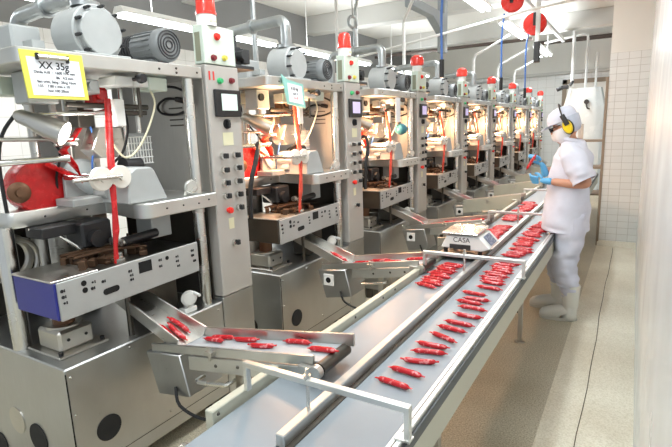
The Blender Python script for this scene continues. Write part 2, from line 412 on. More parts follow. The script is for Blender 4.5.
def takeaway(Yk, k):
    """the short inclined conveyor which carries sticks from the chute to the main belt"""
    t = empty('takeaway_conveyor', (-1.9, Yk, 0), TAKE_LABELS[k], 'conveyor', 'short takeaway conveyors beside the machines')
    XE = 1.0 if k == 0 else .83
    def zt(x): return .612+.15*(x-.12)
    def slab(y0, y1, x0, x1, d0, d1):
        return [(x0, zt(x0)+d0), (x1, zt(x1)+d0), (x1, zt(x1)+d1), (x0, zt(x0)+d1)], y0, y1
    def pr(name, mat, y0, y1, x0, x1, d0, d1, bev=.002):
        p, a, b_ = slab(y0, y1, x0, x1, d0, d1)
        return part(name, mat, t, lambda: MB().prism(p, 'y', a, b_, bev), 'tk_%s_%.2f_%.2f_%.2f_%s' % (name, y0, x0, x1, mat))
    pr('belt', 'sbelt', .365, .525, .08, XE, -.012, 0)
    part('end_roller', 'darksteel', t, lambda: MB().cyl((XE, .345, zt(XE)-.022), (XE, .535, zt(XE)-.022), .024), 'tk_roll%.2f' % XE)
    pr('guard_rail', 'alu', .34, .352, .1, XE-.02, -.008, .03)
    pr('guard_rail', 'steel', .526, .538, .06, XE+.04, -.008, .042)
    f = pr('side_frame', 'alu' if k < 3 else 'cream', .335, .353, .34 if k < 3 else .2, XE-.07, -.075 if k < 3 else -.1, -.012)
    pr('side_frame', 'alu', .522, .54, .2, XE-.07, -.075, -.012)
    screw_parts('bolt', 'darksteel', f, [(.5, .335, zt(.5)-.045), (.62, .335, zt(.62)-.04), (.72, .335, zt(.72)-.04)], (0, -1, 0), 'tk_bolt', .008)
    if k >= 3: pr('front_cover', 'cream', .322, .333, .2, XE+.02, -.1, .055)
    part('drive_box', 'steel_box', t, lambda: MB().prism([(.07, .60), (.29, .625), (.335, .44), (.13, .405)], 'y', .33, .53, .004), 'tk_drive')
    part('clamp', 'steel', t, lambda: MB().box((.46, .315, zt(.48)+.005), (.50, .35, zt(.48)+.02)).cyl((.48, .325, zt(.48)-.02), (.48, .325, zt(.48)+.04), .006, n=8), 'tk_clamp')
    part('bearing_block', 'steel', t, lambda: MB().box((XE-.07, .312, zt(XE)-.06), (XE, .336, zt(XE)-.005), .003).cyl((XE, .31, zt(XE)-.022), (XE, .336, zt(XE)-.022), .026), 'tk_bearing%.2f' % XE)
    part('leg', 'steel', t, lambda: MB().box((.5, .40, 0), (.54, .44, .585), .003), 'tk_leg')
    part('leg', 'steel', t, lambda: MB().box((.5, .50, 0), (.54, .54, .585), .003), 'tk_leg2')
    part('handle', 'bright', t, lambda: MB().tube([(.43, .335, .565), (.43, .29, .565), (.47, .285, .565), (.58, .285, .585), (.6, .29, .587), (.6, .335, .587)], .008, 8, 2), 'tk_handle')
    part('junction_box', 'cream', t, lambda: MB().box((.585, .36, .38), (.66, .46, .53), .004).box((.56, .43, .42), (.59, .50, .48), .003), 'tk_junction')
    part('motor_cable', 'rubber', t, lambda: MB().tube([(.25, .329, .47), (.3, .30, .41), (.42, .32, .37), (.56, .36, .40)], .007, 8, 4), 'tk_cable')
    if k >= 1:
        part('bearing_plate', 'white', t, lambda: MB().box((.12, .322, .50), (.2, .331, .58), .003), 'tk_bp')
        part('bearing_hole', 'hole', t, lambda: MB().cyl((.16, .3215, .54), (.16, .3205, .54), .02, n=14), 'tk_bh')
    return t

def machine(k, Yk, label):
    r = empty('packing_machine', (-1.9, Yk, 0), label, 'machine', 'packing machines standing in a row')
    # base
    base = part('base_cabinet', 'steel_box', r, m_base)
    part('panel_seam', 'hole', base, m_seam)
    for i, p in enumerate(((-.9, .04), (-.9, .84), (-.14, .04), (-.14, .84))):
        part('foot', 'darksteel', r, lambda: MB().cyl((p[0], p[1], 0), (p[0], p[1], .1), .035), 'foot%d' % i)
    part('access_cover', 'rubber', base, lambda: MB().cyl((-.001, .155, .30), (.004, .155, .30), .058, n=28), 'acc0')
    part('access_cover', 'rubber', base, lambda: MB().cyl((-.29, .001, .246), (-.29, -.004, .246), .07, n=28), 'acc1')
    part('access_cover', 'steel', base, lambda: MB().cyl((-.46, .001, .285), (-.46, -.004, .285), .065, n=28), 'acc2', 'steel cover disc')
    part('access_cover', 'rubber', base, lambda: MB().cyl((-.66, .001, .10), (-.66, -.004, .10), .06, n=28), 'acc3')
    screw_parts('screw', 'bright', base, [(0, .02, .60), (0, .02, .43), (0, .3, .615), (0, .2, .17), (0, .48, .2), (0, .5, .6), (0, .86, .6), (0, .86, .25)], (1, 0, 0), 'base_screws')
    part('side_plinth', 'steel_box', r, lambda: MB().box((-.5, .902, .0), (0, 1.15, .655), .004))
    # pedestal
    ped = part('pedestal', 'steel', r, lambda: MB().box((-.35, .04, .64), (-.10, .27, .652), .003).box((-.31, .07, .65), (-.14, .23, .745), .012).cyl((-.23, .15, .74), (-.23, .15, .752), .075, n=24))
    cyl_parts('bolt', 'black', ped, [((-.14, .11, .7), (-.136, .11, .7), .007), ((-.14, .19, .7), (-.136, .19, .7), .007), ((-.12, .06, .65), (-.12, .06, .668), .01), ((-.12, .25, .65), (-.12, .25, .668), .01)], 'ped_bolts', 8)
    part('ram', 'brown', r, lambda: MB().cyl((-.23, .15, .75), (-.23, .15, .86), .045, n=20))
    part('lift_column', 'darksteel', r, lambda: MB().box((-.26, .5, .64), (-.12, .7, .85), .008))
    part('lift_rod', 'darksteel', r, lambda: MB().cyl((-.06, .36, .64), (-.06, .36, .85), .014, n=10))
    # posts
    for i, (x, y, z0, z1, rr) in enumerate(((-.39, .04, .64, 1.19, .037), (-.045, .822, .64, 1.19, .029), (-.5, .25, .64, 1.19, .022), (-.045, .822, 1.24, 1.83, .028), (-.39, .22, 1.24, 1.83, .02), (-.9, .1, .64, 1.83, .03))):
        part('post', 'bright' if i < 2 or i == 3 else 'steel', r, lambda: MB().cyl((x, y, z0), (x, y, z1), rr, n=20), 'post%d' % i)
    part('collar', 'steel', r, lambda: MB().cyl((-.045, .822, 1.15), (-.045, .822, 1.18), .032, n=20))
    # shelf and top plate
    sh = part('shelf_plate', 'alu', r, lambda: MB().prism(ledge_poly(), 'z', 1.18, 1.25, .004))
    screw_parts('bolt', 'black', sh, [(.03, .56, 1.215), (.03, .66, 1.215), (.03, .76, 1.21), (.03, .83, 1.22), (-.35, .2, 1.215), (-.35, .4, 1.215)], (1, 0, 0), 'shelf_bolts', .005)
    tp = part('top_plate', 'alu', r, lambda: MB().prism(top_poly(), 'z', 1.828, 1.885, .004))
    screw_parts('bolt', 'darksteel', tp, [(0, .62, 1.855), (0, .72, 1.865), (0, .72, 1.845), (0, .85, 1.855), (0, .1, 1.855)], (1, 0, 0), 'top_bolts')
    # jaw box
    jb = part('jaw_box', 'darksteel', r, lambda: MB().box((-.30, .032, .85), (-.002, .738, 1.0), .004))
    def plate():
        b = MB().prism([(.016, .843), (.742, .86), (.742, 1.012), (.016, 1.0)], 'x', 0, .012, .002)
        old = set(b.bm.faces); panel_marks(b)
        for f_ in b.bm.faces:
            if f_ not in old: f_.material_index = 1
        return b
    fp = part('front_plate', 'face', jb, plate)
    if len(fp.data.materials) < 2: fp.data.materials.append(M['ink'])
    part('end_cap', 'blue' if k == 0 else 'darksteel', jb, lambda: MB().box((-.305, .008, .845), (-.001, .031, 1.0), .004), 'end_cap_blue' if k == 0 else 'end_cap_dark', 'royal blue end cap' if k == 0 else None)
    part('lid', 'steel', jb, lambda: MB().box((-.3, .0, 1.0), (-.002, .2, 1.008), .002), 'jaw_lid')
    part('window', 'hole', jb, lambda: MB().box((.0115, .385, .94), (.0132, .455, .992)), 'jaw_window')
    part('slot', 'hole', jb, lambda: MB().prism(arc_pts((.215, .907), .014, PI/2, 3*PI/2, 6)+arc_pts((.265, .909), .014, -PI/2, PI/2, 6), 'x', .0115, .0132), 'jaw_slot')
    part('hole', 'hole', jb, lambda: MB().cyl((.0115, .122, .972), (.0132, .122, .972), .012), 'jh1')
    part('hole', 'hole', jb, lambda: MB().cyl((.0115, .124, .942), (.0132, .124, .942), .012), 'jh2')
    part('hole', 'hole', jb, lambda: MB().cyl((.0115, .545, .975), (.0132, .545, .975), .01), 'jh3')
    part('sealing_linkage', 'rust', jb, chain_links)
    part('bearing', 'bright', jb, lambda: MB().cyl((-.12, .38, 1.0), (-.12, .38, 1.03), .025).cyl((-.06, .34, 1.0), (-.06, .34, 1.018), .03), 'jaw_bearing')
    # chute
    def chute_rings(ya, yb, wa, wb, h0, h1):
        b = MB(); pa = Vector((-.20, 0, .815)); pb = Vector((.24, 0, .632)); n_ = Vector((.384, 0, .923))
        def quad(p, y, w): return [p+Vector((0, y, 0))+n_*h0, p+Vector((0, y+w, 0))+n_*h0, p+Vector((0, y+w, 0))+n_*h1, p+Vector((0, y, 0))+n_*h1]
        return b.loft([quad(pa, ya, wa), quad(pb, yb, wb)])
    ch = part('chute', 'steel', r, lambda: chute_rings(.36, .365, .10, .155, -.006, 0))
    part('chute_side', 'steel', ch, lambda: chute_rings(.352, .357, .008, .008, -.006, .05), 'chs1')
    part('chute_side', 'alu', ch, lambda: chute_rings(.46, .52, .008, .008, -.006, .05), 'chs2')
    # interior of the upper bay
    sp = part('side_panel', 'panel', r, lambda: MB().box((-.75, .889, 1.25), (-.01, .899, 1.83)))
    part('louvre', 'darksteel', sp, lambda: [None, [b.box((-.27, .883, z), (-.17, .889, z+.007), .001) for z in (1.60, 1.63, 1.66, 1.69)], b][2] if (globals().__setitem__('b', MB()) or True) else None, 'louvres')
    part('back_panel', 'grey', r, lambda: MB().box((-.95, .5, 1.25), (-.93, .88, 1.83)))
    part('lower_panel', 'darksteel', r, lambda: MB().box((-.95, .04, .64), (-.93, .88, 1.18)).box((-.75, .889, .645), (-.06, .899, 1.18)))
    part('rear_tank', 'steel', r, lambda: MB().cyl((-.68, .45, .65), (-.68, .45, 1.16), .15, n=28))
    part('film_reel', 'frostclear' if 'frostclear' in M else 'steel', r, lambda: MB().torus((-.62, .15, 1.0), (1, .2, 0), .1, .02, 28, 8).torus((-.54, .15, 1.0), (1, .2, 0), .1, .012, 28, 8), 'lower_reel')
    tube = 'film' if k == 0 else 'filmlight'
    part('film_strip', tube, r, lambda: MB().sweep([(-.12, .42, 1.72), (-.08, .38, 1.55), (-.035, .338, 1.38), (-.035, .333, 1.25), (-.04, .33, 1.15), (-.045, .322, 1.08), (-.05, .32, .99)], [(.008, .013), (.009, .016), (.007, .015), (.009, .011), (.007, .015), (.009, .009), (.008, .012)], 8, up=(1, -1, 0)), 'strip_'+tube)
    for i, y in enumerate((.288, .378)):
        part('feed_roller', 'roller', r, lambda: hub_disc((-.045, y, 1.38), .051, .022), 'froll%d' % i)
        part('roller_shaft', 'bright', r, lambda: MB().cyl((-.3, y, 1.38), (-.04, y, 1.38), .012), 'rshaft%d' % i)
    part('tie_rod', 'bright', r, lambda: MB().cyl((-.012, .15, 1.385), (-.012, .37, 1.385), .008))
    part('drive_housing', 'grey', r, lambda: MB().prism([(.405, 1.25), (.41, 1.35), (.425, 1.39), (.455, 1.412), (.54, 1.412), (.56, 1.395), (.625, 1.25)], 'x', -.30, -.03, .006))
    part('belt_drum', 'black', r, lambda: MB().cyl((-.22, .53, 1.41), (-.22, .62, 1.41), .045))
    hw = part('handwheel', 'bright', r, lambda: MB().torus((.0, .745, 1.295), (1, -.4, 0), .03, .007).cyl((-.02, .755, 1.295), (.01, .742, 1.295), .026).cyl((-.05, .745, 1.25), (-.03, .745, 1.3), .01))
    part('guide_shaft', 'bright', r, lambda: MB().cyl((-.22, .56, 1.38), (-.22, .56, 1.83), .012), 'gs1')
    part('guide_shaft', 'bright', r, lambda: MB().cyl((-.24, .66, 1.36), (-.24, .66, 1.83), .013), 'gs2')
    part('guide_shaft', 'darksteel', r, lambda: MB().cyl((-.10, .57, 1.64), (-.10, .57, 1.83), .008), 'gs3')
    part('guide_shaft', 'steel', r, lambda: MB().cyl((-.45, .42, 1.25), (-.45, .42, 1.83), .014), 'gs4')
    part('cross_bar', 'darksteel', r, lambda: MB().cyl((-.24, .30, 1.70), (-.16, .66, 1.69), .012).box((-.26, .52, 1.655), (-.19, .68, 1.675), .003))
    part('forming_plate', 'grey', r, lambda: MB().box((-.235, .50, 1.46), (-.222, .69, 1.57), .003))
    part('forming_shoulder', 'steel', r, lambda: MB().prism([(.37, 1.50), (.42, 1.60), (.53, 1.60), (.54, 1.50), (.5, 1.46), (.41, 1.46)], 'x', -.3, -.2, .004))
    part('coil_guard', 'white', r, wire_basket)
    part('sensor_box', 'white', r, lambda: MB().box((-.17, .42, 1.775), (-.05, .51, 1.815), .004).box((-.13, .44, 1.60), (-.10, .49, 1.72), .004).box((-.12, .52, 1.775), (-.06, .60, 1.805), .003))
    part('junction_box', 'mint', r, lambda: MB().box((-.16, .60, 1.762), (-.06, .71, 1.825), .005), 'upper_junction')
    part('adjusting_knob', 'black', r, lambda: MB().lathe((0.0, .505, 1.803), (1, 0, 0), [(.008, -.04), (.008, 0), (.019, 0), (.022, .01), (.019, .03), (.001, .032)], 14))
    part('white_cable', 'wire', r, lambda: MB().tube([(-.09, .63, 1.765), (-.08, .64, 1.70), (-.1, .60, 1.58), (-.12, .54, 1.485), (-.13, .48, 1.46), (-.14, .43, 1.53)], .005, 8, 5))
    part('black_cable', 'rubber', r, lambda: MB().tube([(-.2, .80, 1.80), (-.14, .84, 1.79), (-.08, .868, 1.745), (-.10, .872, 1.69), (-.2, .872, 1.66), (-.31, .872, 1.67), (-.34, .872, 1.71), (-.27, .872, 1.745), (-.17, .872, 1.735)], .0065, 8, 6))
    part('cable_plug', 'black', r, lambda: MB().cyl((-.19, .872, 1.738), (-.14, .872, 1.728), .014, n=10))
    # film unwind
    part('film_roll', 'film', r, lambda: MB().lathe((-.47, .215, 1.345), (1, 0, 0), [(.03, 0), (.115, 0), (.118, .01), (.118, .09), (.115, .1), (.03, .1)], 32))
    part('spindle', 'brown', r, lambda: MB().lathe((-.47, .14, 1.33), (1, -.25, .02), [(.001, 0), (.026, 0), (.03, .02), (.03, .09), (.044, .095), (.046, .11), (.04, .115), (.02, .118), (.018, .15), (.001, .152)], 20))
    part('film_web', tube, r, lambda: MB().sweep([(-.36, .24, 1.45), (-.30, .37, 1.36), (-.29, .33, 1.43), (-.3, .29, 1.50), (-.30, .34, 1.55), (-.29, .43, 1.66), (-.25, .5, 1.68)], [(.006, .03)]*7, 8, up=(0, -.6, 1)), 'web_'+tube)
    part('dancer_roller', 'bright', r, lambda: MB().cyl((-.36, .02, 1.462), (-.26, .27, 1.468), .014).cyl((-.26, .27, 1.468), (-.25, .29, 1.469), .018), 'dr1')
    part('dancer_roller', 'bright', r, lambda: MB().cyl((-.3, .2, 1.66), (-.2, .47, 1.665), .01), 'dr2')
    part('dancer_roller', 'steel', r, lambda: MB().cyl((-.4, .04, 1.56), (-.28, .36, 1.55), .009), 'dr3')
    part('roller_bracket', 'grey', r, lambda: MB().prism([(.30, 1.25), (.305, 1.38), (.325, 1.385), (.37, 1.32), (.42, 1.28), (.42, 1.25)], 'x', -.36, -.34, .003).box((-.36, .26, 1.25), (-.22, .42, 1.285), .004).cyl((-.24, .42, 1.30), (-.18, .42, 1.30), .03))
    part('film_splicer', 'film' if k == 0 else 'rust', r, lambda: MB().box((-.3, .42, 1.70), (-.22, .50, 1.78), .01).cyl((-.2, .45, 1.745), (-.21, .45, 1.745), .02), 'splicer%d' % (k > 0))
    part('solenoid_block', 'darksteel', r, lambda: MB().box((-.34, .36, 1.60), (-.26, .44, 1.68), .004).cyl((-.3, .40, 1.68), (-.3, .40, 1.72), .015, n=10))
    part('terminal_strip', 'mint', r, lambda: MB().box((-.45, .10, 1.74), (-.36, .30, 1.815), .005))
    part('pneumatic_tube', 'bhose', r, lambda: MB().tube([(-.3, .42, 1.66), (-.24, .41, 1.55), (-.26, .40, 1.44), (-.3, .42, 1.34), (-.34, .45, 1.25)], .005, 8, 4), 'pt1')
    part('pneumatic_tube', 'rubber', r, lambda: MB().tube([(-.22, .56, 1.72), (-.15, .53, 1.60), (-.17, .50, 1.48), (-.25, .48, 1.42)], .006, 8, 4), 'pt2')
    part('pneumatic_tube', 'rubber', r, lambda: MB().tube([(-.42, .2, 1.74), (-.4, .26, 1.6), (-.34, .30, 1.5), (-.36, .28, 1.38), (-.4, .3, 1.26)], .006, 8, 4), 'pt3')
    kb_ = part('side_control_box', 'grey', r, lambda: MB().box((-.3, .12, 1.70), (-.2, .25, 1.826), .005))
    part('dial', 'black', kb_, lambda: MB().cyl((-.2, .155, 1.775), (-.185, .155, 1.775), .024))
    part('clear_bag', 'frost', r, lambda: MB().prism([(.36, 1.27), (.37, 1.42), (.42, 1.46), (.50, 1.44), (.52, 1.27)], 'x', -.46, -.38, .012))
    part('tension_arm', 'steel', r, lambda: MB().box((-.33, .27, 1.52), (-.315, .30, 1.72), .003).cyl((-.34, .285, 1.53), (-.2, .30, 1.53), .009, n=10))
    part('valve_block', 'galv', r, lambda: MB().box((-.2, .29, 1.74), (-.12, .39, 1.80), .004).cyl((-.12, .34, 1.77), (-.09, .34, 1.77), .018, n=12))
    # work lamp
    wl = part('work_lamp', 'steel', r, lambda: MB().lathe((-.34, .15, 1.655), (.71, .56, -.43), [(.015, -.02), (.03, 0), (.034, .05), (.042, .07), (.056, .19), (.053, .19), (.03, .06), (.001, .05)], 24))
    part('lamp_bulb', 'wbulb' if k == 0 else 'bulb', wl, lambda: MB().lathe((-.34, .15, 1.655), (.71, .56, -.43), [(.001, .12), (.035, .125), (.048, .165), (.03, .192), (.001, .198)], 16), 'bulb%d' % (k > 0))
    part('lamp_arm', 'black', wl, lambda: MB().tube([(-.355, .14, 1.66), (-.40, .10, 1.58), (-.38, .06, 1.46), (-.38, .06, 1.25)], .008, 8, 4))
    # below the shelf
    part('clutch_block', 'black', r, lambda: MB().box((-.34, .27, 1.06), (-.2, .42, 1.178), .01).cyl((-.22, .33, 1.1), (-.17, .33, 1.1), .04).box((-.38, .12, 1.13), (-.25, .3, 1.178), .004))
    part('pull_roller', 'black', r, lambda: MB().cyl((-.10, .40, 1.075), (-.12, .60, 1.08), .022), 'pull1')
    part('roller_tip', 'bright', r, lambda: MB().cyl((-.098, .385, 1.075), (-.1, .40, 1.075), .018).cyl((-.13, .36, 1.085), (-.13, .39, 1.085), .018))
    part('gear_cover', 'grey', r, lambda: MB().box((-.24, .58, 1.05), (-.12, .70, 1.178), .004))
    part('lever_rod', 'bright', r, lambda: MB().tube([(-.35, .12, 1.17), (-.3, .22, 1.13), (-.22, .3, 1.02)], .007, 8, 2))
    # handwheel on the base
    cw = part('crank_wheel', 'white', r, lambda: MB().torus((-.03, .69, .72), (1, -.5, 0), .034, .008).cyl((-.05, .70, .72), (-.02, .685, .72), .03).box((-.08, .66, .64), (-.03, .74, .665), .003).box((-.07, .685, .66), (-.05, .72, .72), .003))
    part('crank_grip', 'white', cw, lambda: MB().cyl((-.02, .715, .745), (.035, .705, .74), .008, n=10))
    # top: gearbox, motor, exhaust pipe
    gb = part('gearbox', 'grey', r, lambda: MB().prism(arc_pts((GC, GZ), GR, -PI*.25, PI*1.25, 14)+[(GC-.09, 1.886), (GC+.09, 1.886)], 'x', -.22, -.06, .006).prism(arc_pts((GC, GZ), GR*.82, 0, 2*PI, 16)[:-1], 'x', -.065, -.035, .004).box((-.26, .24, 1.885), (-.03, .50, 1.898), .003))
    gear_bolts(gb)
    part('terminal_box', 'grey', r, lambda: MB().box((-.40, .13, 1.886), (-.27, .25, 2.015), .008).box((-.27, .17, 1.92), (-.2, .22, 1.95)), 'terminal')
    mt = part('motor', 'motor', r, motor_body)
    part('fan_grille', 'dmotor', mt, fan_grille)
    part('motor_adapter', 'dmotor', mt, motor_fins)
    ph = 2.15 if k == 0 else 2.275
    ep = part('exhaust_pipe', 'galv', r, lambda: MB().tube([(-.13, GC, GZ+GR), (-.13, GC, ph-.08), (-.135, GC, ph-.03), (-.165, GC, ph-.003), (-.2, GC, ph), (-.4, GC, ph-.008), (-.6, GC, ph-.018), (-.64, GC, ph-.025), (-.67, GC, ph-.055), (-.675, GC, ph-.09), (-.675, GC, 2.0), (-.675, GC, 1.886)], .035, 18, 3), 'exh%d' % (k > 0))
    cyl_parts('pipe_flange', 'galv', ep, [((-.13, GC, GZ+GR-.005), (-.13, GC, GZ+GR+.014), .058), ((-.4, GC, ph-.008), (-.425, GC, ph-.009), .048), ((-.675, GC, 1.886), (-.675, GC, 1.9), .06)], 'flange%d' % (k > 0), 20)
    part('valve_cluster', 'dmotor', r, valve_stuff)
    # control cabinet
    cb = part('control_cabinet', 'cabinet', r, lambda: MB().box((-.3, .905, .66), (.004, 1.15, 1.902), .005))
    hd = part('switch_box', 'mint', r, lambda: MB().box((-.068, .905, 1.906), (.006, 1.135, 2.095), .004))
    part('side_label', 'olive', hd, lambda: MB().box((-.052, .9035, 1.92), (-.016, .9055, 2.06)))
    def btn(name, mat, y, z, rad, par, key, ln=.012, x=.004):
        return part(name, mat, par, lambda: MB().cyl((x, y, z), (x+ln*.4, y, z), rad*1.25, n=16).cyl((x+ln*.4, y, z), (x+ln, y, z), rad, rad*.9, 16), key)
    btn('push_button', 'red', 1.0, 2.045, .015, hd, 'pb1', .018, .006); btn('push_button', 'dred', .965, 1.937, .013, hd, 'pb2', .018, .006); btn('push_button', 'ybutton', 1.045, 1.943, .012, hd, 'pb3', .018, .006)
    btn('push_button', 'green', 1.0, 1.824, .013, cb, 'pb4', .02); btn('push_button', 'dred', 1.088, 1.83, .013, cb, 'pb5', .02)
    scr = part('touch_screen', 'black', cb, lambda: MB().box((.004, .946, 1.64), (.02, 1.142, 1.78), .004))
    part('display', 'screen' if k == 0 else 'screenv', scr, lambda: MB().box((.0195, .99, 1.672), (.0215, 1.108, 1.758)), 'disp%d' % (k > 0))
    kb = part('main_switch', 'black', cb, lambda: MB().cyl((.004, 1.03, 1.602), (.012, 1.03, 1.602), .026, n=20).box((.01, 1.022, 1.58), (.03, 1.038, 1.624), .004))
    part('rating_sticker', 'sticker', cb, lambda: MB().box((.0035, .994, 1.488), (.0055, 1.073, 1.557)))
    for i, (y, z) in enumerate(SW):
        s_ = part('rotary_switch', 'bright', cb, lambda: MB().cyl((.004, y-.004, z), (.02, y-.004, z), .019, n=16), 'rs%d' % i)
        part('switch_lever', 'black', s_, lambda: MB().box((.015, y, z-.014), (.034, y+.021, z+.014), .003), 'sl%d' % i)
    part('emergency_button', 'red', cb, lambda: MB().cyl((.004, .99, 1.137), (.018, .99, 1.137), .012).cyl((.018, .99, 1.137), (.032, .99, 1.137), .018, .016))
    part('sticker', 'sticker', cb, lambda: MB().box((.0035, .99, 1.03), (.0055, 1.03, 1.09)), 'stick2')
    # beacon
    bc = part('signal_beacon', 'white', r, lambda: MB().cyl((-.03, .975, 2.095), (-.03, .975, 2.15), .05, n=24))
    part('beacon_lens', 'reddome', bc, lambda: MB().lathe((-.03, .975, 2.15), (0, 0, 1), [(.054, 0), (.054, .012), (.05, .014), (.047, .085), (.04, .105), (.02, .115), (.001, .117)] if k < 2 else [(.05, 0), (.066, .01), (.068, .05), (.06, .085), (.036, .105), (.001, .11)], 24), 'lens%d' % (k > 1), label='red beacon lens')
    part('beacon_base_band', 'sticker', bc, lambda: MB().box((.018, .955, 2.112), (.0205, .995, 2.128)))
    if k == 0:
        ml = link('number_mark', text_mesh('number_mark', '11', .058, M['redink'], bold=.0025), cb); ml.rotation_euler = (PI/2, 0, PI/2); ml.location = (.005, .945, 1.845)
    if k == 2:
        g = part('swan_neck_lamp', 'teal', r, lambda: MB().ball((.0, .49, 1.535), .06, (1, 1, .9)), label='round teal lamp head on a black swan neck')
        part('lamp_neck', 'rubber', g, lambda: MB().tube([(-.01, .48, 1.58), (-.02, .46, 1.66), (-.06, .40, 1.72), (-.1, .36, 1.70)], .014, 8, 5))
    if k in (1, 2):
        part('air_hose', 'rubber', r, lambda: MB().tube([(-.02, -.22, 1.05), (-.02, -.2, 1.25), (-.05, -.1, 1.40), (-.14, .04, 1.48), (-.26, .16, 1.47)], .014, 8, 5), 'hose_k')
    return r

Y0S = [.98, 2.40, 3.86, 5.36, 6.86, 8.36, 9.90, 11.35]
LAB = ['nearest packing machine, with yellow clipboard and royal blue end cap',
       'second packing machine from the front, with an aqua clipboard under its motor',
       'third packing machine from the front, with a round teal lamp head',
       'fourth packing machine from the front, behind the weighing scale, lit warm inside',
       'fifth packing machine from the front, warm lit, behind the tall cream takeaway cover',
       'sixth packing machine from the front, left of the worker',
       'seventh packing machine from the front, second from the far end of the row',
       'farthest packing machine of the row, just left of the worker\'s cap']
TAKE_LABELS = ['short steel takeaway conveyor nearest the camera, carrying sticks to the wide belt',
       'takeaway conveyor at the second packing machine, its end roller over the left belt',
       'takeaway conveyor at the third packing machine, just behind the weighing scale',
       'takeaway conveyor at the fourth packing machine, nearest one with a tall cream cover',
       'takeaway conveyor at the fifth packing machine, in front of the worker\'s hands',
       'takeaway conveyor at the sixth packing machine, beside the worker\'s raised glove',
       'takeaway conveyor at the seventh packing machine, behind the worker',
       'takeaway conveyor at the farthest packing machine, hidden behind the worker']
machines = [machine(k, y, LAB[k]) for k, y in enumerate(Y0S)]
takes = [takeaway(y, k) for k, y in enumerate(Y0S[:7])]

# lamps inside the bays (each hangs at its own work-lamp bulb)
for k, y in enumerate(Y0S):
    ld = bpy.data.lights.new('work_lamp_light', 'POINT')
    ld.color = (1, .56, .30) if k else (1, .97, .92); ld.energy = (40 if k else 2.5); ld.shadow_soft_size = .05
    lo = link('work_lamp_light', ld, None, (-1.9-.165, y+.29, 1.55))

# ------------------------------------------------------------------ clipboards
c = empty('clipboard', (-1.87, 1.09, 1.70), 'yellow clipboard with a handwritten XX 35g sheet hanging on the nearest machine', 'clipboard', 'clipboards on the machines')
tilt = .03
def yz(y, z): return (y, z)
build('board', MB().prism([(-.118, .168), (.116, .168), (.124, 0), (-.107, 0)], 'x', -.003, .003, .001), M['board'], c)
build('sheet', MB().prism([(-.097, .146), (.099, .143), (.106, .012), (-.088, .012)], 'x', .0032, .0042), M['paper'], c)
cl = build('spring_clip', MB().box((.003, -.062, .140), (.014, .052, .158), .003).cyl((.012, -.06, .148), (.012, .05, .148), .007, n=10), M['bright'], c)
build('clip_end', MB().box((.004, -.066, .136), (.016, -.056, .16), .002), M['black'], cl)
build('clip_end', MB().box((.004, .046, .132), (.016, .056, .158), .002), M['black'], cl)
def wr(body, size, y, z, mat='ink', par=c):
    o = link('handwriting', text_mesh('handwriting', body, size, M[mat], bold=size*.012), par); o.rotation_euler = (PI/2, 0, PI/2); o.location = (.0046, y, z); return o
wr('XX 35g', .036, -.0, .118)
wr('Dimla A18  :  1600 10% mm', .0135, .0, .094)
wr('86   4.2 mm', .0135, .035, .077)
wr('San trim, Sang : 26ng 16cm', .0135, .004, .061)
wr('135 :  7.00 c min x 10', .0135, -.01, .045)
wr('hoc 100 28cm', .0135, .005, .029)
c2 = empty('clipboard', (-1.89, 2.62, 1.70), 'aqua clipboard with a white sheet hanging on the second machine', 'clipboard', 'clipboards on the machines')
build('board', MB().prism([(-.11, .2), (-.05, .17), (.12, .15), (.14, 0), (-.06, .02)], 'x', -.003, .003, .001), M['gboard'], c2)
build('sheet', MB().prism([(-.055, .15), (.1, .135), (.115, .02), (-.04, .035)], 'x', .0032, .0042), M['paper'], c2)
wr('9.50 kg', .026, .02, .115, par=c2); wr('16.0 : 3 :', .018, .03, .085, par=c2); wr('4 x 25', .018, .035, .058, 'redink', par=c2)
c3 = empty('clipboard', (-1.885, 4.25, 1.60), 'pale paper card hanging on the third machine above the teal lamp head', 'card', None)
build('card', MB().box((-.002, -.05, .0), (.002, .05, .22)), M['paper'], c3)
c3.name = 'hanging_card'

# ------------------------------------------------------------------ main twin belt conveyor
cv = empty('twin_belt_conveyor', (0, 0, 0), 'long twin lane belt conveyor carrying red sausage sticks past the worker', 'conveyor')
YF, YB = .35, 9.2
ZB = .665
build('belt', MB().box((-1.06, .86, ZB-.012), (-.825, YB, ZB)).cyl((-1.06, .86, ZB-.035), (-.825, .86, ZB-.035), .035, n=20), M['belt'], cv)
build('belt', MB().box((-.79, YF, ZB-.012), (-.53, YB, ZB)), M['belt'], cv)
build('end_roller', MB().cyl((-1.085, .86, ZB-.035), (-1.06, .86, ZB-.035), .03, n=20), M['bright'], cv)
build('side_rail', MB().box((-1.105, .975, ZB-.05), (-1.072, YB, .70), .003), M['cream'], cv)
build('divider_rail', MB().box((-.826, .976, ZB-.0), (-.795, YB, .705), .003), M['alu'], cv)
build('divider_channel', MB().box((-.795, .98, ZB-.004), (-.775, YB, ZB+.004)), M['darksteel'], cv)
build('side_rail', MB().box((-.528, YF, ZB-.03), (-.495, YB, .70), .003), M['rail'], cv)
build('rail_groove', MB().box((-.5135, YF, .6995), (-.5105, YB, .7008)), M['darksteel'], cv)
build('rubber_strip', MB().box((-.497, YF, .648), (-.487, YB, .686)), M['stripe'], cv)
build('side_panel', MB().prism([(-.500, .655), (-.492, .655), (-.492, .535), (-.50, .535)], 'y', YF, YB), M['cream'], cv)
build('side_panel', MB().prism([(-1.10, .615), (-1.092, .615), (-1.092, .565), (-1.10, .565)], 'y', 1.0, YB), M['cream'], cv)
build('support_beam', MB().box((-1.08, .9, .60), (-1.05, YB, .648)).box((-.56, YF, .60), (-.53, YB, .648)).box((-.84, .9, .60), (-.80, YB, .648)), M['alu'], cv)
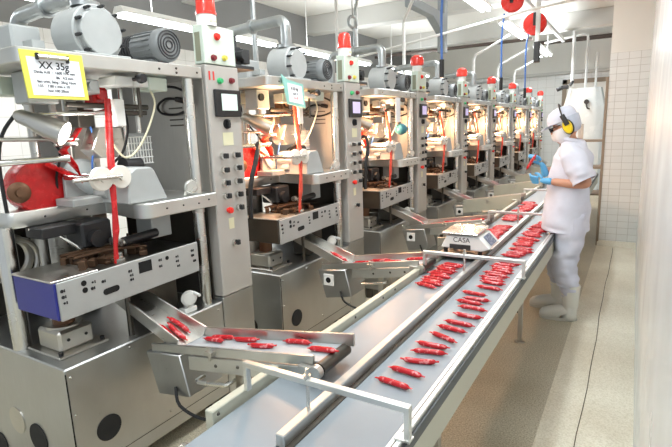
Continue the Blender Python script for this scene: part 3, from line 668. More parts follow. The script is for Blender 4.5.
for y in (1.75, 3.5, 5.3, 7.2, 9.0):
    for x in (-.62, -1.06):
        lg = build('leg', MB().box((x-.016, y-.016, .008), (x+.016, y+.016, .61), .003), M['steel'], cv)
        build('foot_plate', MB().cyl((x, y, 0), (x, y, .01), .036, n=16), M['steel'], lg)
    build('cross_brace', MB().box((-1.05, y-.014, .22), (-.63, y+.014, .25), .002), M['darksteel'], cv)
for y, xl in ((1.132, -1.06), (2.77, -1.06), (4.33, -1.06), (5.95, -1.06), (7.55, -1.06)):
    br = build('bridge_bar', MB().box((-1.07, y-.011, .785), (-.475, y+.011, .805), .002), M['rail'], cv)
    build('bridge_post', MB().box((-.492, y-.011, .70), (-.475, y+.011, .79), .002).box((-.52, y-.016, .70), (-.472, y+.016, .706)), M['rail'], br)
    build('bridge_post', MB().box((-1.07, y-.011, .70), (-1.053, y+.011, .79), .002), M['rail'], br)
    build('guide_pin', MB().cyl((-.815, y, .70), (-.815, y, .835), .006, n=10).cyl((-.815, y, .80), (-.815, y, .815), .012, n=10), M['bright'], br)
build('bolt', screws([(-1.072, y, .682) for y in (1.0, 1.9, 2.2, 2.35)], (1, 0, 0), .007), M['darksteel'], cv)

# ------------------------------------------------------------------ weighing scale
sc = empty('weighing_scale', (-.93, 3.15, 0), 'white bench weighing scale straddling the left belt', 'scale')
build('scale_body', MB().prism([(-.14, .755), (.13, .745), (.185, .765), (.115, .84), (-.10, .84)], 'y', -.06, .2, .006), M['tank'], sc)
build('weighing_pan', MB().box((-.13, -.08, .85), (.11, .24, .862), .004).box((-.06, 0, .838), (.05, .15, .852)), M['bright'], sc)
build('display', MB().prism([(.178, .778), (.18, .780), (.127, .834), (.125, .832)], 'y', .0, .14), M['lcd'], sc)
build('battery_bay', MB().box((-.08, -.063, .75), (.06, -.05, .783), .002), M['dmotor'], sc)
for x, y in ((-.115, -.03), (.115, -.03), (-.115, .17), (.115, .17)):
    build('foot', MB().cyl((x, y, .706), (x, y, .755), .014, n=12), M['black'], sc)
build('base_plate', MB().box((-.16, -.07, .701), (.14, .2, .707)), M['darksteel'], sc)
o = link('marking', text_mesh('marking', 'CASA', .045, M['ink']), sc); o.rotation_euler = (PI/2, 0, 0); o.location = (0, -.0608, .812)

# ------------------------------------------------------------------ sausage sticks
def saus_mesh(v):
    rnd = random.Random(v); n = 12; rings = []
    Lh = .058; r0 = .0108
    prof = [(-Lh-.016, .0045, .0015), (-Lh-.010, .005, .002), (-Lh-.004, .0035, .0035), (-Lh+.004, .009, .009), (-Lh+.016, r0, r0)]
    prof += [(-Lh+.016+(2*Lh-.032)*i/4, r0*(1+.06*rnd.uniform(-1, 1)), r0*(1+.05*rnd.uniform(-1, 1))) for i in range(1, 4)]
    prof += [(Lh-.016, r0, r0), (Lh-.004, .009, .009), (Lh+.004, .0035, .0035), (Lh+.010, .005, .002), (Lh+.016, .0045, .0015)]
    bow = rnd.uniform(-.004, .004)
    b = MB()
    for x, ry, rz in prof:
        yo = bow*(1-(x/Lh)**2)
        rings.append([(x, yo+ry*math.cos(PI2*k/n), rz*math.sin(PI2*k/n)) for k in range(n)])
    b.loft(rings)
    return b.mesh('sausage_stick', M['saus'][v % 3])
SM = [saus_mesh(v) for v in range(6)]
CLIP = MB().torus((.0545, 0, 0), (1, 0, 0), .004, .0022, 12, 6).mesh('end_clip', M['bright'])
CLIP2 = MB().torus((-.0545, 0, 0), (1, 0, 0), .004, .0022, 12, 6).mesh('end_clip', M['bright'])
ns = [0]
def sausage(x, y, z, deg, label, group, pitch=0., clips=False, roll=None):
    ns[0] += 1
    o = link('sausage_stick', SM[ns[0] % 6], None, (x, y, z))
    o.rotation_euler = (random.uniform(-.5, .5) if roll is None else roll, pitch, math.radians(deg))
    tag(o, label, 'sausage', group)
    if clips: link('end_clip', CLIP, o); link('end_clip', CLIP2, o)
    return o
ORD = ['first', 'second', 'third', 'fourth', 'fifth', 'sixth', 'seventh', 'eighth', 'ninth', 'tenth', 'eleventh', 'twelfth', 'thirteenth', 'fourteenth', 'fifteenth', 'sixteenth', 'seventeenth', 'eighteenth', 'nineteenth', 'twentieth', 'twenty-first', 'twenty-second', 'twenty-third', 'twenty-fourth', 'twenty-fifth', 'twenty-sixth', 'twenty-seventh', 'twenty-eighth', 'twenty-ninth', 'thirtieth']
ZS = ZB+.0122
RL = [(-.666,1.436,-6),(-.658,1.531,-5),(-.648,1.634,15),(-.641,1.72,13),(-.652,1.786,1),(-.638,1.878,-22),(-.633,1.978,-8),(-.624,2.052,-4),(-.615,2.159,-2),(-.622,2.26,-4),(-.66,2.336,-5),(-.639,2.394,2),(-.675,2.479,-7),(-.627,2.6,-5)]
for i, (x, y, a) in enumerate(RL):
    lab = 'red wrapped sausage stick closest to the camera on the right belt' if i == 0 else 'red sausage stick on the right belt, %s counting from the camera' % ORD[i]
    if i == 5: lab = 'red sausage stick lying most slanted on the right belt'
    sausage(x, y, ZS, a, lab, 'sausage sticks on the right belt', clips=True)
RC = [(-.634,2.70,-5),(-.644,2.745,-4),(-.66,2.792,-2),(-.640,2.838,-6),(-.664,2.887,-3),(-.636,2.935,-9),(-.642,2.985,-3),(-.66,3.03,-5),(-.653,3.085,2),(-.63,3.14,-4)]
for i, (x, y, a) in enumerate(RC):
    sausage(x, y, ZS, a, 'red sausage stick on the right belt beside the weighing scale, %s of its row' % ORD[i], 'sausage sticks on the right belt')
yy = 3.33
for i in range(24):
    sausage(-.645+random.uniform(-.03, .03), yy, ZS, random.uniform(-14, 6), 'red sausage stick, %s in the right belt crowd in front of the worker' % ORD[i], 'sausage sticks on the right belt')
    yy += random.uniform(.036, .06) if i % 6 != 5 else .1
LL = [(-.952,2.50,-16),(-.936,2.548,-8),(-.952,2.592,-10),(-.958,2.64,-9),(-.935,2.69,-2),(-.962,2.735,-9),(-.95,2.78,-5),(-.943,2.83,-9),(-.96,2.875,-3),(-.95,2.925,2),(-.94,2.972,-6)]
for i, (x, y, a) in enumerate(LL):
    sausage(x, y, ZS, a, 'red sausage stick, %s on the left belt before the weighing scale' % ORD[i], 'sausage sticks on the left belt')
yy = 3.40
for i in range(24):
    sausage(-.945+random.uniform(-.03, .03), yy, ZS, random.uniform(-14, 6), 'red sausage stick, %s on the left belt counting away from the weighing scale' % ORD[i], 'sausage sticks on the left belt')
    yy += random.uniform(.034, .046)
yy = 4.62
for i in range(26):
    sausage(-.945+random.uniform(-.035, .035), yy, ZS, random.uniform(-16, 8), 'red sausage stick, %s on the left belt beyond the third bridge bar' % ORD[i], 'sausage sticks on the left belt')
    yy += random.uniform(.034, .055)
# sticks on the takeaways and chutes
TP = math.atan(.15)
def tz(x): return .612+.15*(x-.12)+.0118
WH = ['the nearest', 'the second', 'the third', 'the fourth', 'the fifth']
y = Y0S[0]
sausage(-1.9+.955, y+.44, tz(.955), -4, 'red sausage stick about to drop off the nearest takeaway conveyor', 'sticks on the takeaway conveyors', -TP, True)
sausage(-1.9+.66, y+.44, tz(.66), 3, 'red sausage stick at the middle of the nearest takeaway conveyor', 'sticks on the takeaway conveyors', -TP, True)
sausage(-1.9+.80, y+.495, tz(.80), -2, 'red sausage stick along the back guard of the nearest takeaway conveyor', 'sticks on the takeaway conveyors', -TP, True)
sausage(-1.9+.53, y+.49, tz(.53), 2, 'red sausage stick left of the middle of the nearest takeaway conveyor', 'sticks on the takeaway conveyors', -TP)
sausage(-1.9+.37, y+.46, tz(.37)+.002, -6, 'red sausage stick just past the chute foot on the nearest takeaway conveyor', 'sticks on the takeaway conveyors', -TP)
sausage(-1.9+.39, y+.495, tz(.39), 4, 'red sausage stick behind the one just past the nearest chute foot', 'sticks on the takeaway conveyors', -TP)
CP = math.atan2(.183, .44)
def cz(x): return .815-(x+.20)*(.183/.44)+.0135
for i, (dx, dy, a, l) in enumerate(((.16, .39, -8, 'front red sausage stick at the foot of the nearest chute'), (.17, .43, -4, 'middle red sausage stick at the foot of the nearest chute'), (.14, .47, 4, 'rear red sausage stick lying in the nearest chute'))):
    sausage(-1.9+dx, y+dy, cz(dx), a, l, 'sticks in the chutes', CP)
for k in (1, 2, 3, 4):
    y = Y0S[k]
    sausage(-1.9+.15, y+.41, cz(.15), -5, 'front red sausage stick in the chute of %s packing machine' % WH[k], 'sticks in the chutes', CP)
    sausage(-1.9+.17, y+.46, cz(.17), 3, 'rear red sausage stick in the chute of %s packing machine' % WH[k], 'sticks in the chutes', CP)
    for j, (dx, dy) in enumerate(((.74, .47), (.60, .42), (.48, .48), (.37, .43))):
        sausage(-1.9+dx, y+dy, tz(dx), random.uniform(-5, 5), 'red sausage stick on the takeaway of %s machine, %s from its outer end' % (WH[k], ORD[j]), 'sticks on the takeaway conveyors', -TP)

# ------------------------------------------------------------------ the worker
pw = empty('person', (0, 4.2, 0), 'worker in white uniform, cap, mask and yellow ear muffs sorting sausage sticks', 'person')
def skin_mesh(joints, edges, sub=2):
    """joints: {name: (pos, radius)}"""
    names = list(joints); me = bpy.data.meshes.new('sk')
    me.from_pydata([joints[n][0] for n in names], [(names.index(a), names.index(b)) for a, b in edges], [])
    ob = bpy.data.objects.new('sk', me); COL.objects.link(ob)
    md = ob.modifiers.new('s', 'SKIN'); md.use_smooth_shade = True
    for i, n in enumerate(names):
        r = joints[n][1]; me.skin_vertices[0].data[i].radius = r if isinstance(r, tuple) else (r, r)
    me.skin_vertices[0].data[0].use_root = True
    ms = ob.modifiers.new('u', 'SUBSURF'); ms.levels = sub; ms.render_levels = sub
    out = evaluated(ob); bpy.data.objects.remove(ob); bpy.data.meshes.remove(me)
    return out
# body: limbs and trunk on one skeleton, head added and fused by a voxel remesh
J = {'pelvis': ((-.43, 0, .86), (.10, .13)), 'waist': ((-.425, 0, 1.02), (.10, .12)), 'chest': ((-.42, 0, 1.2), (.105, .13)), 'nb': ((-.405, 0, 1.36), .06), 'neck': ((-.43, 0, 1.41), .052), 'skull': ((-.465, 0, 1.49), .06),
     'shN': ((-.395, -.17, 1.31), .058), 'elN': ((-.265, -.215, 1.085), .043), 'wrN': ((-.54, -.20, 1.11), .029),
     'shF': ((-.40, .17, 1.31), .058), 'elF': ((-.37, .22, 1.07), .042), 'wrF': ((-.61, .10, 1.18), .027),
     'hipN': ((-.40, -.095, .80), .085), 'knN': ((-.405, -.11, .45), .06), 'anN': ((-.36, -.12, .09), .034), 'toN': ((-.44, -.125, .05), .024),
     'hipF': ((-.40, .095, .80), .085), 'knF': ((-.45, .10, .45), .06), 'anF': ((-.47, .10, .09), .034), 'toF': ((-.55, .10, .05), .024)}
EJ = [('pelvis', 'waist'), ('waist', 'chest'), ('chest', 'nb'), ('nb', 'neck'), ('neck', 'skull'), ('chest', 'shN'), ('shN', 'elN'), ('elN', 'wrN'), ('chest', 'shF'), ('shF', 'elF'), ('elF', 'wrF'),
      ('pelvis', 'hipN'), ('hipN', 'knN'), ('knN', 'anN'), ('anN', 'toN'), ('pelvis', 'hipF'), ('hipF', 'knF'), ('knF', 'anF'), ('anF', 'toF')]
bm = bmesh.new(); bm.from_mesh(skin_mesh(J, EJ, 2))
HC = Vector((-.468, 0, 1.512)); HT = Euler((0, math.radians(-24), 0)).to_matrix()   # head leans forward, face towards -X
def hp(x, y, z): return HC + HT @ Vector((x, y, z))
hb = MB(); hb.bm.free(); hb.bm = bm
def hball(c, r, s): hb.ball(hp(*c), r, s, 20, rot=(0, math.radians(-24), 0))
hball((.012, 0, .02), .1, (.95, .78, 1.05)); hball((-.03, 0, -.045), .075, (.9, .8, 1.05)); hball((-.055, 0, -.085), .042, (1, 1, .8))
hball((-.098, 0, -.02), .02, (1.1, .75, 1.5)); hball((-.092, 0, -.062), .018, (.7, 1.4, .6))
for s in (-1, 1): hball((.012, .08*s, -.02), .03, (.6, .3, 1.1)); hball((-.082, .03*s, .012), .014, (.6, 1, .8))
tmp = bpy.data.meshes.new('t'); bm.to_mesh(tmp); bm.free(); ob = bpy.data.objects.new('t', tmp); COL.objects.link(ob)
md = ob.modifiers.new('r', 'REMESH'); md.mode = 'VOXEL'; md.voxel_size = .011; md.use_smooth_shade = True
sm = ob.modifiers.new('s', 'SMOOTH'); sm.iterations = 3; sm.factor = .5
bme = evaluated(ob); bpy.data.objects.remove(ob)
bme.materials.clear(); bme.materials.append(M['skin']); bme.shade_smooth(); bme.name = 'body'
link('body', bme, pw)
for s in (-1, 1): build('eye', MB().ball(hp(-.090, .03*s, .012), .009), M['black'], pw)
# clothing made of rings with soft folds
def cloth(name, rings, mat, n=28, fold=.006, seed=0, caps=False, parent=pw, thick=.004):
    rnd = random.Random(seed); ph = [rnd.uniform(0, 6) for _ in range(6)]
    R = []
    m = len(rings); Q = []
    for i in range(m-1):                                  # interpolate between the given rings
        for k in range(4):
            t = k/4; t = t*t*(3-2*t)*.5+t*.5
            Q.append([rings[i][j]*(1-t)+rings[i+1][j]*t for j in range(8)])
    Q.append(list(rings[-1]))
    for i, (cx, cy, cz_, ax, ay, az, ra, rb) in enumerate(Q):
        d = Vector((ax, ay, az)).normalized()
        a = Vector((1, 0, 0)); a = (a-d*d.dot(a))
        a = a.normalized() if a.length > .3 else (Vector((0, 0, 1))-d*d.z).normalized()
        b = d.cross(a); ring = []
        for k in range(n):
            th = PI2*k/n
            f = fold*(math.sin(2*th+i*.9+ph[0])*.5+math.sin(3*th-i*.55+ph[1])*.5+math.sin(5*th+i*1.3+ph[2])*.35+math.sin(i*1.7+th+ph[3])*.4)
            ring.append(Vector((cx, cy, cz_))+a*((ra+f)*math.cos(th))+b*((rb+f)*math.sin(th)))
        R.append(ring)
    b = MB(); b.loft(R, caps)
    o = build(name, b, M[mat], parent, ang=80)
    if thick:
        so = o.modifiers.new('t', 'SOLIDIFY'); so.thickness = thick; so.offset = -1
    ss = o.modifiers.new('s', 'SUBSURF'); ss.levels = 1; ss.render_levels = 1
    return o
U = (0, 0, 1)
cloth('tunic', [(-.428, 0, .712, *U, .172, .215), (-.433, 0, .76, *U, .175, .214), (-.430, 0, .90, *U, .168, .208), (-.425, 0, 1.04, *U, .152, .196), (-.415, 0, 1.18, *U, .148, .202), (-.40, 0, 1.28, *U, .142, .205), (-.402, 0, 1.345, *U, .105, .165), (-.402, 0, 1.39, *U, .082, .10), (-.408, 0, 1.415, *U, .066, .072)], 'cloth', 36, .006, 1)
def sl(p, d, r): return (*p, *d, r, r)
d1 = (.45, -.16, -.75)
tn = cloth('sleeve', [sl((-.415, -.13, 1.335), (.1, -1, -.3), .075), sl((-.385, -.19, 1.29), (.4, -.5, -.8), .092), sl((-.345, -.21, 1.22), d1, .09), sl((-.315, -.218, 1.16), d1, .088), sl((-.297, -.22, 1.115), d1, .084)], 'cloth', 26, .006, 3)
cloth('sleeve', [sl((-.415, .13, 1.335), (.1, 1, -.3), .075), sl((-.395, .19, 1.28), (.2, .5, -.9), .09), sl((-.385, .22, 1.18), (.1, .1, -1), .09), sl((-.378, .225, 1.09), (.1, .1, -1), .09)], 'cloth', 26, .006, 4)
cloth('collar', [(-.405, 0, 1.395, *U, .074, .082), (-.42, 0, 1.43, .2, 0, 1, .066, .07), (-.412, 0, 1.405, .2, 0, 1, .088, .092)], 'cloth', 26, .003, 5)
# trousers: a yoke and two legs in one garment
tb = MB()
def legring(cx, cy, cz_, ra, rb, i, sd, n=24):
    out = []
    for k in range(n):
        th = PI2*k/n; f = .0045*(math.sin(2*th+i*1.1+sd)+math.sin(3*th-i*1.7+sd*2)*.7+math.sin(i*2.1+th*1+sd))
        out.append((cx+(ra+f)*math.cos(th), cy+(rb+f)*math.sin(th), cz_))
    return out
def leg(pts, sd):
    R = []
    for a, b in zip(pts, pts[1:]):
        for k in range(4):
            t = k/4; R.append([a[j]*(1-t)+b[j]*t for j in range(5)])
    R.append(pts[-1]); tb.loft([legring(*p, i, sd) for i, p in enumerate(R)])
leg([(-.43, -.07, .86, .145, .12), (-.385, -.10, .70, .108, .105), (-.39, -.11, .58, .098, .095), (-.415, -.11, .50, .1, .09), (-.41, -.115, .40, .095, .085), (-.385, -.12, .31, .088, .08), (-.37, -.12, .27, .072, .068), (-.366, -.12, .2, .05, .05)], 1.)
leg([(-.435, .07, .86, .145, .12), (-.39, .10, .70, .105, .105), (-.40, .105, .60, .09, .095), (-.46, .105, .50, .1, .09), (-.485, .10, .42, .09, .085), (-.478, .10, .33, .085, .08), (-.474, .10, .27, .07, .068), (-.47, .10, .2, .05, .05)], 2.6)
tr = build('trousers', tb, M['trouser'], pw, ang=80)
# boots
def boot(ax, ay, yaw, sd):
    b = MB()
    P = [(0, 0, .295), (0, 0, .24), (.002, 0, .16), (.0, 0, .10), (-.018, 0, .075), (-.065, 0, .068), (-.12, 0, .058), (-.17, 0, .05), (-.205, 0, .045), (-.222, 0, .040)]
    Rr = [(.066, .068), (.064, .066), (.056, .06), (.052, .058), (.056, .075), (.052, .066), (.05, .056), (.048, .046), (.04, .034), (.014, .016)]
    rings = []
    cosy, siny = math.cos(yaw), math.sin(yaw)
    for i, (p, (rw, rh)) in enumerate(zip(P, Rr)):
        a = [0, 0, 0, .15, .7, 1.25, 1.4, 1.5, 1.5, 1.5][i]   # ring turns from level to upright
        ring = []
        for k in range(20):
            th = PI2*k/20
            u = rh*math.cos(th); v = rw*math.sin(th)
            x = p[0]+u*math.cos(a); z = p[2]+u*math.sin(a)*1.0; z = max(z, .012)
            ring.append((ax+x*cosy-v*siny, ay+x*siny+v*cosy, z))
        rings.append(ring)
    b.loft(rings, True)
    b.lathe((ax, ay, .012), (0, 0, 1), [(.001, 0), (.048, 0), (.054, .02), (.055, .1), (.04, .12), (.001, .121)], 20)
    o = build('boot', b, M['boot'], pw, ang=80)
    s = MB(); out = []
    for k in range(24):
        th = PI2*k/24; x = -.083+.142*math.cos(th); w = .047*math.sin(th)*(1-.12*math.cos(th))
        out.append((ax+x*cosy-w*siny, ay+x*siny+w*cosy))
    s.prism(out, 'z', 0, .022, .003)
    build('boot_sole', s, M['sole'], o)
    return o
boot(-.355, -.12, .06, 1); boot(-.468, .10, .0, 2)
# gloves: five separate fingers rooted in the palm
def glove(name, wrist, palm_dir, nrm, curls, spread, cuff_from):
    w = Vector(wrist); d = Vector(palm_dir).normalized(); n = Vector(nrm).normalized(); n = (n-d*d.dot(n)).normalized(); s = d.cross(n)
    J = {'palm': (w+d*.045, (.03, .016)), 'w': (w, .026), 'cuff': (w+Vector(cuff_from), .036)}
    E = [('palm', 'w'), ('w', 'cuff')]
    me_parts = [skin_mesh(J, E, 2)]
    for i, (off, ln, cu) in enumerate(zip((-.027, -.009, .009, .026), (.07, .08, .075, .058), curls)):
        p0 = w+d*.05+s*off*.8; p1 = w+d*.088+s*off
        seg = [ln*.45, ln*.32, ln*.26]; ang = 0; pts = [p0, p1]
        p = p1
        for k, L_ in enumerate(seg):
            ang += cu[k]; dd = d*math.cos(ang)+n*math.sin(ang)+s*(spread*off*2); p = p+dd.normalized()*L_; pts.append(p)
        rr = [.011, .0105, .0098, .009, .0078]
        me_parts.append(skin_mesh({str(k): (q, rr[k]) for k, q in enumerate(pts)}, [(str(k), str(k+1)) for k in range(len(pts)-1)], 2))
    tp = [w+d*.022-s*.018, w+d*.05-s*.04+n*.014, w+d*.075-s*.04+n*.036, w+d*.098-s*.03+n*.046]
    me_parts.append(skin_mesh({str(k): (q, (.0135, .0125, .011, .009)[k]) for k, q in enumerate(tp)}, [('0', '1'), ('1', '2'), ('2', '3')], 2))
    bm = bmesh.new()
    for m_ in me_parts: bm.from_mesh(m_)
    t = bpy.data.meshes.new('t'); bm.to_mesh(t); bm.free(); ob = bpy.data.objects.new('t', t); COL.objects.link(ob)
    md = ob.modifiers.new('r', 'REMESH'); md.mode = 'VOXEL'; md.voxel_size = .0035; md.use_smooth_shade = True
    g = evaluated(ob); bpy.data.objects.remove(ob)
    g.materials.clear(); g.materials.append(M['glove']); g.shade_smooth()
    return link(name, g, pw)
cu = [(.5, .7, .5)]*4
glove('glove', (-.565, -.195, 1.113), (-1, .25, .04), (.25, .85, .35), [(.35, .6, .4), (.45, .7, .5), (.5, .75, .5), (.55, .8, .5)], .25, (.055, -.01, -.006))
glove('glove', (-.625, .08, 1.20), (-.5, -.18, .85), (-.75, -.55, -.35), [(.4, .5, .4), (.5, .7, .5), (.6, .8, .5), (.65, .85, .6)], .25, (.02, .02, -.09))
so = sausage(-.695, 4.2-.06, 1.245, 0, 'red sausage stick held up between the worker\'s blue gloves', 'stick in the hands', 0)
so.rotation_euler = (0, -1.05, .15)
# cap, hair net, mask, glasses, ear muffs
def headpiece(name, pts_rings, mat, caps=True, **k):
    b = MB(); b.loft([[hp(*p) for p in r] for r in pts_rings], caps); return build(name, b, M[mat], pw, ang=70, **k)
def ring(cx, z, rx, ry, n=26, cy=0, drop=0.):
    return [(cx+rx*math.cos(PI2*k/n), cy+ry*math.sin(PI2*k/n), z+drop*math.cos(PI2*k/n)) for k in range(n)]
cp = headpiece('cap', [ring(.0, .045, .108, .09), ring(.0, .07, .111, .092), ring(.004, .105, .104, .086), ring(.008, .135, .082, .068), ring(.012, .150, .045, .038), ring(.012, .153, .006, .006)], 'cloth')
bb = MB()
A = [(-.096*math.cos(t)*1.0-.0, .088*math.sin(t)*1.0, .048) for t in [(-1.2+2.4*i/10) for i in range(11)]]
Bp = [(-.106-.066*math.cos(t), .078*math.sin(t), .052-.010*math.cos(t)) for t in [(-1.2+2.4*i/10) for i in range(11)]]
for dz, sgn in ((0, 1), (-.006, -1)):
    Va = [bb.bm.verts.new(hp(x, y_, z+dz)) for x, y_, z in A]; Vb = [bb.bm.verts.new(hp(x, y_, z+dz)) for x, y_, z in Bp]
    if dz == 0: VA, VB = Va, Vb
    for i in range(10): bb.bm.faces.new((Va[i], Va[i+1], Vb[i+1], Vb[i]))
for i in range(10): bb.bm.faces.new((VB[i], VB[i+1], Vb[i+1], Vb[i]))
bmesh.ops.recalc_face_normals(bb.bm, faces=bb.bm.faces[:])
build('brim', bb, M['cloth'], cp)
headpiece('hair_net', [ring(.018, .06, .104, .092), ring(.03, .02, .088, .09), ring(.04, -.03, .07, .076), ring(.042, -.06, .045, .055), ring(.04, -.07, .01, .01)], 'net')
headpiece('face_mask', [ring(-.022, .0, .076, .076, 22), ring(-.030, -.03, .078, .078, 22), ring(-.032, -.07, .070, .07, 22), ring(-.034, -.105, .05, .05, 22), ring(-.03, -.118, .02, .02, 22)], 'mask')
headpiece('mask_ridge', [[(-.08, .04*math.cos(PI2*k/14), -.045+.05*math.sin(PI2*k/14)) for k in range(14)], [(-.113, .018*math.cos(PI2*k/14), -.045+.03*math.sin(PI2*k/14)) for k in range(14)], [(-.12, .005*math.cos(PI2*k/14), -.045+.01*math.sin(PI2*k/14)) for k in range(14)]], 'mask')
gl = MB()
for s in (-1, 1):
    gl.prism([(s*.006, .0), (s*.05, .0), (s*.06, .02), (s*.052, .036), (s*.006, .032)], 'x', -.106, -.101)
gl.box((-.105, -.008, .022), (-.102, .008, .030)).box((-.1, -.078, .02), (-.0, -.074, .027)).box((-.1, .074, .02), (-.0, .078, .027))
for v in gl.bm.verts: v.co = hp(*v.co)
build('safety_glasses', gl, M['black'], pw)
em = None
for s in (-1, 1):
    b = MB()
    b.lathe((0, 0, 0), (0, s, 0), [(.001, .0), (.036, .0), (.042, .006), (.042, .026), (.034, .038), (.001, .042)], 22)
    for v in b.bm.verts: v.co = hp(v.co.x*.78+.024, s*.082+v.co.y, v.co.z*1.25-.012)
    e_ = build('ear_cup', b, M['yellow'], pw)
    b = MB(); b.lathe((0, 0, 0), (0, s, 0), [(.03, -.012), (.047, -.012), (.05, -.004), (.047, .008), (.03, .008)], 22)
    for v in b.bm.verts: v.co = hp(v.co.x*.8+.026, s*.084+v.co.y, v.co.z*1.25-.012)
    build('ear_cushion', b, M['black'], e_)
    build('band_yoke', MB().sweep([hp(.03, s*.128, .0), hp(.026, s*.124, .045), hp(.02, s*.112, .085)], [(.005, .018)]*3, 8, up=(0, 1, 0)), M['black'], e_)
pts = [hp(.02, .112*math.cos(t), .06+.107*math.sin(t)) for t in [PI*i/16 for i in range(17)]]
build('ear_muff_band', MB().sweep(pts, [(.005, .017)]*17, 8, up=HT @ Vector((1, 0, 0))), M['black'], pw)

# ------------------------------------------------------------------ overhead
def batten(x, y, z, L_, label, e, grp='fluorescent lights along the ceiling', vis=True):
    f = empty('fluorescent_light', (x, y, z), label, 'light', grp)
    build('housing', MB().prism([(-.09, .0), (.09, .0), (.05, .06), (-.05, .06)], 'y', -L_/2, L_/2, .004), M['white'], f)
    build('tube', MB().cyl((-.04, -L_/2+.03, -.02), (-.04, L_/2-.03, -.02), .02, n=12), M['tube'], f)
    build('tube', MB().cyl((.04, -L_/2+.03, -.02), (.04, L_/2-.03, -.02), .02, n=12), M['tube'], f)
    build('hanger_rod', MB().cyl((0, -L_/3, .06), (0, -L_/3, ZC-z), .006, n=8), M['white'], f)
    build('hanger_rod', MB().cyl((0, L_/3, .06), (0, L_/3, ZC-z), .006, n=8), M['white'], f)
    for up_, fr in ((0, 1.), (1, .75)):
        ld = bpy.data.lights.new('fluorescent_area', 'AREA'); ld.shape = 'RECTANGLE'; ld.size = .2; ld.size_y = L_; ld.energy = e*fr; ld.color = (.91, .965, 1)
        lo = link('fluorescent_area', ld, None, (x, y, z+.08 if up_ else z-.06))
        if up_: lo.rotation_euler = (PI, 0, 0)
EN = 30
batten(-1.75, 6.0, 3.0, 1.5, 'lit fluorescent light nearest the camera, above the fourth machine', EN)
batten(-1.75, 8.5, 3.0, 1.6, 'lit fluorescent light below the hanging red reels', EN)
batten(-1.75, 11.3, 3.0, 1.6, 'farthest lit fluorescent light in front of the end wall', 52)
batten(-1.3, 1.2, 3.0, 1.6, 'lit fluorescent light over the near end of the twin belt', EN)
batten(-1.3, 2.9, 3.0, 1.6, 'lit fluorescent light over the second packing machine', EN)
batten(-.9, -.6, 3.0, 1.6, 'lit fluorescent light behind the camera', EN)
batten(-4.3, 4.4, 2.72, 2.4, 'lit fluorescent light behind the first two machines', 34)
batten(-4.3, 7.2, 2.72, 2.4, 'lit fluorescent light behind the third machine', 34)
batten(-4.3, 10.2, 2.72, 2.4, 'lit fluorescent light far behind the row of machines', 34)
batten(-4.3, 1.6, 2.72, 2.4, 'lit fluorescent light at the left edge behind the nearest machine', 34)
tk = build('cable_track', MB().box((-1.49, 3.5, 3.22), (-1.43, 12, 3.28), .004).box((-1.475, 5.0, 3.28), (-1.445, 5.04, ZC)).box((-1.475, 8.0, 3.28), (-1.445, 8.04, ZC)).box((-1.475, 11, 3.28), (-1.445, 11.04, ZC)), M['white'])
tag(tk, 'white cable track running under the ceiling above the twin belt', 'track')
def reel(y, z, label, hz, R_=.17):
    r = empty('hose_reel', (-1.46, y, z), label, 'reel', 'red hose reels under the ceiling')
    build('drum', MB().lathe((0, -.05, 0), (0, 1, 0), [(.001, 0), (R_-.01, 0), (R_, .015), (R_, .085), (R_-.01, .1), (.001, .1)], 32), M['red'], r)
    build('bracket', MB().box((-.02, -.062, -.03), (.02, -.05, 3.22-z), .003).box((-.02, -.06, 3.2-z), (.02, .06, 3.22-z)), M['black'], r)
    h = build('hose', MB().tube([(-.09, -.02, -.14), (-.12, 0, -.4), (-.115, 0, hz-z)], .012, 8, 3), M['bhose'], r)
    build('hose_coupling', MB().cyl((-.115, 0, hz-z-.16), (-.115, 0, hz-z), .022, n=10), M['black'], r)
reel(4.55, 2.96, 'red hose reel nearest the camera, its blue hose hanging between third and fourth beacons', 2.15)
reel(6.9, 3.08, 'red hose reel beside the ceiling light, its blue hose hanging behind it', 2.15, .135)
reel(8.55, 3.06, 'round red hose reel next to the grey hanging post', 2.1)
hpst = build('hanging_post', MB().box((-1.40, 8.25, 2.55), (-1.34, 8.31, ZC), .004), M['white'])
tag(hpst, 'white square post hanging from the ceiling beside a red reel', 'post')
build('socket_box', MB().box((-1.41, 8.22, 2.45), (-1.33, 8.32, 2.75), .006), M['dmotor'], hpst)
def pipe(name, pts, r, mat, label, cat='pipe', grp=None, sm=0):
    b = MB(); P_ = [Vector(p) for p in pts]
    b.tube(pts, r, 12, sm); return tag(build(name, b, M[mat]), label, cat, grp)
G = 'white service pipes from the ceiling'
pipe('service_pole', [(-2.6, 3.14, 1.885), (-2.6, 3.14, ZC)], .02, 'galv', 'grey steel pole rising behind the second machine to the ceiling', 'pole')
pipe('conduit_pipe', [(-2.95, 5.0, 1.95), (-2.95, 5.0, ZC)], .018, 'pipew', 'white vertical pipe rising behind the second red beacon', grp=G)
pipe('conduit_pipe', [(-3.2, 5.9, 1.95), (-3.2, 5.9, 3.05), (-3.18, 5.9, 3.13), (-3.08, 5.75, 3.2), (-2.9, 5.3, ZC)], .02, 'galv', 'grey vertical pipe with a bent top behind the third machine', grp=G)
pipe('conduit_pipe', [(-2.57, 6.0, 1.95), (-2.57, 6.0, 2.8), (-2.56, 5.98, 2.84), (-2.5, 5.9, 2.88), (-1.9, 5.2, 3.3)], .02, 'pipew', 'white elbow pipe rising above the fourth beacon', grp=G)
pipe('conduit_pipe', [(-3.6, 6.5, 2.55), (-2.6, 6.5, 2.68), (-1.2, 6.5, 2.86), (-.7, 6.5, 2.9), (-.6, 6.5, 2.9), (-.6, 6.5, ZC)], .016, 'pipew', 'thin white pipe crossing level above the machines', grp=G)
